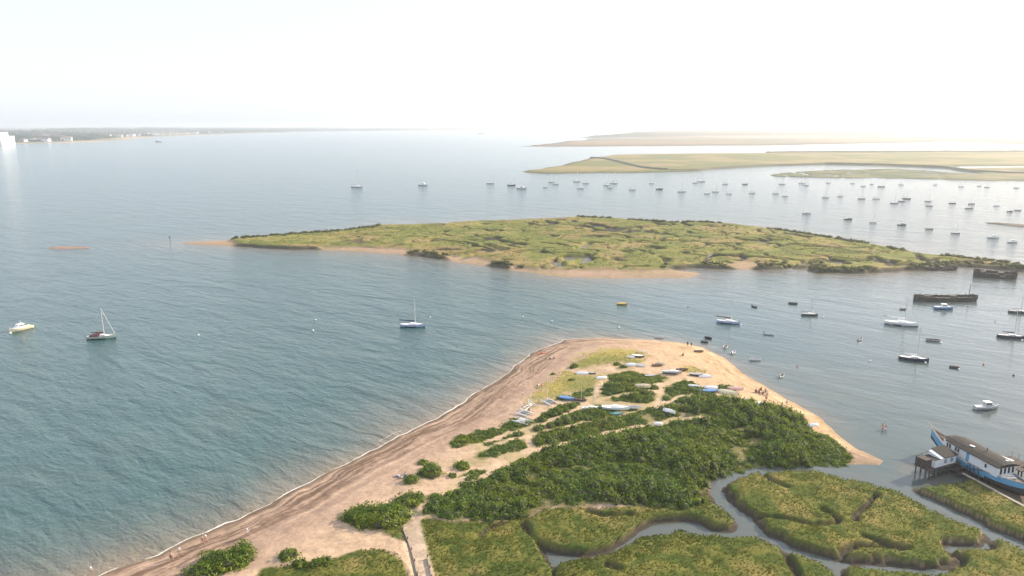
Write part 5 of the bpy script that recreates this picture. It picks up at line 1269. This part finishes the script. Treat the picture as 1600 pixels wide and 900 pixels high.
bank_wall([(1040,267),(1085,267),(1110,264),(1200,259),(1290,256.8)], 9, 2.6, 'low dark bank along the near edge of the distant marsh')
bank_wall([(1290,256.8),(1360,258),(1430,260.5),(1480,262.5),(1510,268),(1560,271.5),(1700,275)], 12, 3.4, 'dark sea wall running to the right edge above the speckled marsh')
bank_wall([(1200,239.5),(1300,238.5),(1600,237.5),(1750,237.5)], 30, 4.5, 'thin dark bank along the far side of the distant marsh')
# white power station and annex
pc = P(-20, 226.5, 0); ps = empty('power_station', pc); tag(ps, 'huge white block building on the far shore at the left edge', 'power station')
PW = paint('white_cladding', (0.86, 0.86, 0.86), 0.5, 0.04, 0.05)
MB().box((-26, 30, 21), (124, 60, 42)).build('main_hall', PW, ps)
MB().box((20, 40, 15), (54, 70, 28)).build('annexe', PW, ps)
MB().box((36, -3, 6), (46, 20, 12)).build('low_wing', PW, ps)
MB().box((-26, 30, 42.6), (60, 30, 2.4)).build('roof_plant', PW, ps)
g = np.random.default_rng(950)
HS = sorted([(38,221.4),(52,220.8),(58,217),(63,216),(66,221),(72,221.2),(75,215.6),(84,216),(96,215.8),(104,219.6),(168,214),(176,213.6),(186,213.8),(196,213),(206,212.8),(214,212.4),(226,211.6),(234,211),(243,210.8),(252,210.4),(262,210),(274,209.6),(290,209.2),(306,208.8),(324,208.4),(345,208)])
proto = None
for i, (px, py) in enumerate(HS):
    p = P(px, py, 3)
    if proto is None:
        proto = empty('house'); wl = MB().box((0, 0, 4), (26, 12, 9)).build('wall', PW, proto)
        q = MB(); q.rings([[(x, -7, 8.4), (x, 0, 12.5), (x, 7, 8.4)] for x in (-14, 14)]); rf = q.build('roof', paint('far_roof', (0.25, 0.16, 0.13), 0.9), proto)
        for x in (-8, 0, 8): MB().box((x, -6.1, 5), (3, 0.3, 2.4)).build('window', GLASS, proto)
        h_ = proto
    else: h_ = copy_tree(proto)
    s = float(g.uniform(0.7, 1.5)); h_.location = (p.x, p.y, float(hl(np.array([[p.x]]), np.array([[p.y]]))[0][0, 0])-0.5 if False else max(2.0, float(hl(np.array([[p.x]]), np.array([[p.y]]))[0][0, 0]))); s *= 1.35; h_.scale = (s, 1.2, s); h_.rotation_euler = (0, 0, float(g.normal(0, 0.3)))
    half = 'in front of the dark woods' if i < 10 else 'of the far shore village'
    tag(h_, 'tiny white house %s, %s from the left' % (half, ordn[i if i < 10 else i-10]), 'house', 'white houses along the far left shore')
bg_ = empty('barge', P(248, 222, 0)); tag(bg_, 'dark low structure like a barge offshore of the far village', 'barge')
MB().rings([[(x, -4*s, 0), (x, 4*s, 0), (x, 4.4*s, 2.5), (x, -4.4*s, 2.5)] for x, s in ((-13, 0.6), (-9, 1), (9, 1), (13, 0.6))]).build('hull', M('darkgrey'), bg_); MB().box((-7, 0, 4), (5, 5, 3)).build('deckhouse', M('darkgrey'), bg_)
bo = empty('barge', P(752, 209, 0)); tag(bo, 'faint dark vessel on the horizon left of the far marsh', 'ship'); MB().rings([[(x, -5*s, 0), (x, 5*s, 0), (x, 6*s, 5), (x, -6*s, 5)] for x, s in ((-25, 0.6), (-16, 1), (16, 1), (25, 0.4))]).build('hull', M('darkgrey'), bo); MB().box((-14, 0, 9), (10, 8, 8)).build('deckhouse', M('grey'), bo)
mk = empty('marker_post', P(266, 379, 0)); tag(mk, 'thin dark marker post in the water off the tip of the marsh island', 'marker post')
MB().tube((0, 0, -1), (0, 0, 3.0), 0.16, 0.12, 8).build('pole', M('black'), mk); MB().lathe([(0.1, 2.6), (0.45, 2.7), (0.45, 3.3), (0.1, 3.5)], n=10).build('topmark', M('darkgrey'), mk)

# ================================================================ PEOPLE
SKIN = paint('skin', (0.46, 0.27, 0.19), 0.6, 0.1)
def skinned(name, verts, edges, radii, mat, parent, sub=1, root_i=0):
    me = bpy.data.meshes.new(name); me.from_pydata(verts, edges, [])
    o = bpy.data.objects.new(name, me); C.objects.link(o)
    mo = o.modifiers.new('s', 'SKIN'); 
    for v, r_ in zip(me.skin_vertices[0].data, radii): v.radius = (r_, r_) if not isinstance(r_, tuple) else r_
    me.skin_vertices[0].data[root_i].use_root = True
    ms_ = o.modifiers.new('u', 'SUBSURF'); ms_.levels = sub; ms_.render_levels = sub
    dg = bpy.context.evaluated_depsgraph_get(); ne = bpy.data.meshes.new_from_object(o.evaluated_get(dg))
    bpy.data.objects.remove(o); ne.name = name
    for p_ in ne.polygons: p_.use_smooth = True
    ne.materials.clear()
    return link(name, ne, mat, parent)
def person(pose, top, low, hair, label, px, py, head, sc=1.0, water=False, hat=None, group=None):
    r = empty('person')
    J = {'pel': (0, 0, .95), 'spi': (0, 0, 1.14), 'che': (0, 0, 1.36), 'nec': (0.01, 0, 1.50), 'hb': (0.02, 0, 1.58), 'hm': (0.025, 0, 1.67), 'ht': (0.02, 0, 1.74), 'nose': (0.125, 0, 1.655)}
    for s, sg in (('L', 1), ('R', -1)):
        st = {'stand': 0, 'walk': 0.24*sg, 'sit': 0, 'lie': 0}[pose]
        J['sh'+s] = (0, sg*.18, 1.42); J['el'+s] = (-.02-st*0.5, sg*.24, 1.15); J['wr'+s] = (.06-st, sg*.25, .92); J['pa'+s] = (.08-st*1.1, sg*.25, .85)
        J['hi'+s] = (0, sg*.09, .88); J['kn'+s] = (.03+st*0.9, sg*.10, .50); J['an'+s] = (st*1.3-0.01, sg*.10, .08+(0.05 if st < 0 else 0)); J['to'+s] = (st*1.3+.15, sg*.11, .04)
        if pose == 'sit':
            J['hi'+s] = (0.02, sg*.10, .13); J['kn'+s] = (.36, sg*.13, .46); J['an'+s] = (.62, sg*.12, .08); J['to'+s] = (.76, sg*.13, .05)
            J['sh'+s] = (-.10, sg*.18, .66); J['el'+s] = (.04, sg*.25, .42); J['wr'+s] = (.26, sg*.17, .48); J['pa'+s] = (.33, sg*.15, .50)
        if pose == 'lie':
            J['hi'+s] = (0.02, sg*.09, .14); J['kn'+s] = (.45, sg*.11, .20); J['an'+s] = (.86, sg*.12, .07); J['to'+s] = (.92, sg*.15, .18)
            J['sh'+s] = (-.46, sg*.18, .24); J['el'+s] = (-.34, sg*.33, .10); J['wr'+s] = (-.10, sg*.32, .07); J['pa'+s] = (-.03, sg*.31, .07)
    if pose == 'sit': J.update(pel=(0, 0, .16), spi=(-.06, 0, .36), che=(-.10, 0, .58), nec=(-.09, 0, .74), hb=(-.06, 0, .82), hm=(-.05, 0, .91), ht=(-.06, 0, .98), nose=(.05, 0, .895))
    if pose == 'lie': J.update(pel=(0, 0, .14), spi=(-.18, 0, .15), che=(-.40, 0, .20), nec=(-.56, 0, .26), hb=(-.63, 0, .30), hm=(-.71, 0, .36), ht=(-.77, 0, .40), nose=(-.66, 0, .46))
    names = list(J); ix = {k: i for i, k in enumerate(names)}
    rad = dict(pel=.135, spi=.115, che=.145, nec=.055, hb=.075, hm=.095, ht=.07, nose=.018)
    for s in 'LR': rad.update({'sh'+s: .06, 'el'+s: .042, 'wr'+s: .028, 'pa'+s: .035, 'hi'+s: .088, 'kn'+s: .058, 'an'+s: .038, 'to'+s: .032})
    E_ = [('pel', 'spi'), ('spi', 'che'), ('che', 'nec'), ('nec', 'hb'), ('hb', 'hm'), ('hm', 'ht'), ('hm', 'nose')]
    for s in 'LR': E_ += [('che', 'sh'+s), ('sh'+s, 'el'+s), ('el'+s, 'wr'+s), ('wr'+s, 'pa'+s), ('pel', 'hi'+s), ('hi'+s, 'kn'+s), ('kn'+s, 'an'+s), ('an'+s, 'to'+s)]
    verts = [J[k] for k in names]; radii = [rad[k] for k in names]; edges = [(ix[a], ix[b_]) for a, b_ in E_]
    # fingers: five short chains rooted in each palm
    for s, sg in (('L', 1), ('R', -1)):
        pa = Vector(J['pa'+s]); dr = (pa-Vector(J['wr'+s])).normalized()
        for k, (off, ln) in enumerate(((-.03, .075), (-.010, .085), (.010, .08), (.03, .065), (.045, .05))):
            sd = Vector((1, 0, 0)) if abs(dr.x) < 0.7 else Vector((0, 1, 0))
            a = pa+sd*off+dr*(0.02 if k < 4 else -0.01); b_ = a+dr*ln*0.6+sd*(0.02 if k == 4 else 0); c_ = b_+(dr*0.8+Vector((0, -sg*0.5, 0))).normalized()*ln*0.45
            i0 = len(verts); verts += [tuple(a), tuple(b_), tuple(c_)]; radii += [.010, .009, .007]; edges += [(ix['pa'+s], i0), (i0, i0+1), (i0+1, i0+2)]
    skinned('body', verts, edges, radii, SKIN, r)
    def sub(nm, keys, pairs, grow, mat):
        kk = {k: i for i, k in enumerate(keys)}
        skinned(nm, [keys[k][0] for k in keys], [(kk[a], kk[b_]) for a, b_ in pairs], [keys[k][1] for k in keys], mat, r)
    def lerp(a, b_, t): return tuple(a[i]+(b_[i]-a[i])*t for i in range(3))
    g2 = 0.022
    if top:
        ks = {'pel': (J['pel'], rad['pel']+g2), 'spi': (J['spi'], rad['spi']+g2), 'che': (J['che'], rad['che']+g2)}; pr = [('pel', 'spi'), ('spi', 'che')]
        for s in 'LR': ks['s'+s] = (J['sh'+s], .06+g2); ks['e'+s] = (lerp(J['sh'+s], J['el'+s], .7), .05+g2); pr += [('che', 's'+s), ('s'+s, 'e'+s)]
        sub('shirt', ks, pr, g2, M(top, 0.85))
    if low:
        ks = {'pel': (J['pel'], rad['pel']+0.03)}; pr = []
        for s in 'LR': ks['h'+s] = (J['hi'+s], .088+0.03); ks['k'+s] = (lerp(J['hi'+s], J['kn'+s], .75), .07+0.03); pr += [('pel', 'h'+s), ('h'+s, 'k'+s)]
        sub('shorts', ks, pr, g2, M(low, 0.85))
    hm = Vector(J['hm']); up = (Vector(J['ht'])-Vector(J['hb'])).normalized()
    hm_ = MB(); hm_.smooth = True; rings_ = []
    a1 = up.orthogonal().normalized(); a2_ = up.cross(a1)
    bk = Vector((-1, 0, 0)) if pose != 'lie' else Vector((-0.5, 0, -1)).normalized()
    for zz, rr in ((-0.02, .085), (0.02, .108), (0.06, .105), (0.10, .07), (0.118, .02)): rings_.append([hm+bk*0.022+up*zz+(a1*math.cos(t)+a2_*math.sin(t))*rr for t in [2*math.pi*k/12 for k in range(12)]])
    hm_.rings(rings_); hm_.build('hat' if hat else 'hair', M(hat or hair, 0.9), r)
    ey = MB(); fw = (Vector(J['nose'])-hm); fw = (fw-up*fw.dot(up)).normalized()
    for sg in (-1, 1): ey.tube(hm+fw*0.088+Vector((0, sg*0.035, 0)), hm+fw*0.100+Vector((0, sg*0.035, 0)), 0.012, 0.006, 6)
    ey.build('eyes', M('black'), r)
    p = G(px, py) if not water else P(px, py, 0); r.location = (p.x, p.y, p.z-(0.0 if not water else 0.45)+0.01); r.rotation_euler = (0, 0, R(head)); r.scale = (sc,)*3
    tag(r, label, 'person', group); return r
person('walk', 'white', 'sand', 'brown', 'person in white top walking at the waterline, right one of the pair', 322, 849, 40, 1.05)
person('walk', 'sand', 'pink', 'brown', 'person in beige top walking at the waterline, left one of the pair', 317, 851, 40, 0.98)
person('walk', 'white', 'white', 'brown', 'person all in white walking higher up the west beach', 387, 838, 30)
person('walk', 'white', 'sand', 'brown', 'person in white shirt walking below the waterline pair', 281, 869, 45)
person('walk', 'pink', 'brown', 'brown', 'person in pink top walking just seaward of the white shirt', 268, 877, 45, 0.98)
person('walk', 'white', 'grey', 'brown', 'person at the bottom left where the beach leaves the photo', 143, 899, 45)
person('sit', 'white', 'navy', 'brown', 'person sitting on the west shoulder of the tip, left one of two', 860, 561, 170)
person('sit', 'pink', 'navy', 'brown', 'person sitting on the west shoulder of the tip, right one of two', 866, 561, 160)
person('sit', 'white', 'grey', 'brown', 'person in white sitting left of the yellow grass', 841, 604, 150)
person('sit', 'orange', 'grey', 'brown', 'person in orange sitting left of the yellow grass', 847, 605, 150)
person('stand', 'pink', 'white', 'brown', 'person in pink standing beside the thin pole on the beach', 817, 618, 120)
person('stand', 'black', 'darkgrey', 'brown', 'person in black standing at the water edge of the tip', 1074, 542, 80, 1.05)
person('walk', 'darkgrey', 'brown', 'brown', 'person in grey walking at the water edge of the tip', 1080, 543, 60)
person('sit', 'red', 'navy', 'brown', 'person in red sitting alone on the sand of the tip', 1067, 556, 100)
GP = 'people sitting together on the east beach'
for i, (px, py, a, t_, l_, lb) in enumerate([(1181,613,60,'darkgrey','navy','person in dark top at the left end of the east beach group'), (1186,614,200,'red','black','person in red sitting in the east beach group'), (1189,610,90,'brown','darkgrey','person in brown top farthest back in the east beach group'), (1192,616,160,'maroon','navy','person in maroon sitting in the middle of the east beach group'), (1196,613,20,'navy','grey','person in navy sitting in the east beach group'), (1199,618,140,'pink','grey','person in pink at the right end of the east beach group')]):
    person('sit', t_, l_, 'brown', lb, px, py, a, 1.05, group=GP)
person('walk', 'pink', 'brown', 'brown', 'person in pink walking by the shrubs just below the east beach group', 1197, 627, 250)
person('stand', 'white', 'grey', 'brown', 'person in white standing at the shrub edge above the white dinghy', 1229, 634, 90)
person('walk', None, 'pink', 'brown', 'person wading in the water between the east beach and the houseboat', 1379, 671, 200, 1.1, True)
person('walk', None, 'white', 'brown', 'second wader just right of the other one off the east beach', 1384, 672, 200, 1.0, True)
person('lie', 'navy', 'white', 'brown', 'person in navy lying on the sand beside the small shrub', 629, 747, 200)
person('lie', 'white', 'blue', 'brown', 'person in white lying on the sand, seaward of the one in navy', 621, 745, 190)
person('sit', 'blue', 'grey', 'brown', 'person in blue sitting beside the two lying on the beach', 633, 745, 150)
pl = empty('pole', G(824, 618)); tag(pl, 'thin grey pole stuck in the beach above the catamarans', 'pole'); MB().tube((0, 0, -0.4), (0.05, 0, 3.2), 0.05, 0.03, 6).build('shaft', M('spar'), pl); MB().box((0.05, 0.12, 3.05), (0.02, 0.26, 0.2)).build('flag', M('grey', 0.9), pl)
# ================================================================ HAZE
HR = 34000
V = [(x*HR, y, z) for z in (-4.0, 95.0) for (x, y) in ((-1, -34000), (1, -34000), (1, 34000), (-1, 34000))]
me = bpy.data.meshes.new('haze'); me.from_pydata(V, [], [(0,3,2,1),(4,5,6,7),(0,1,5,4),(1,2,6,5),(2,3,7,6),(3,0,4,7)])
hm = bpy.data.materials.new('haze_air'); hm.use_nodes = True; hm.node_tree.nodes.clear()
pv = hm.node_tree.nodes.new('ShaderNodeVolumePrincipled'); oo = hm.node_tree.nodes.new('ShaderNodeOutputMaterial')
pv.inputs['Color'].default_value = (0.86, 0.92, 1.0, 1); pv.inputs['Density'].default_value = 0.00014; pv.inputs['Anisotropy'].default_value = 0.42
hm.node_tree.links.new(pv.outputs[0], oo.inputs['Volume'])
tag(link('haze', me, hm), kind='stuff', label='thin pale sea haze filling the air over the whole estuary', cat='haze')
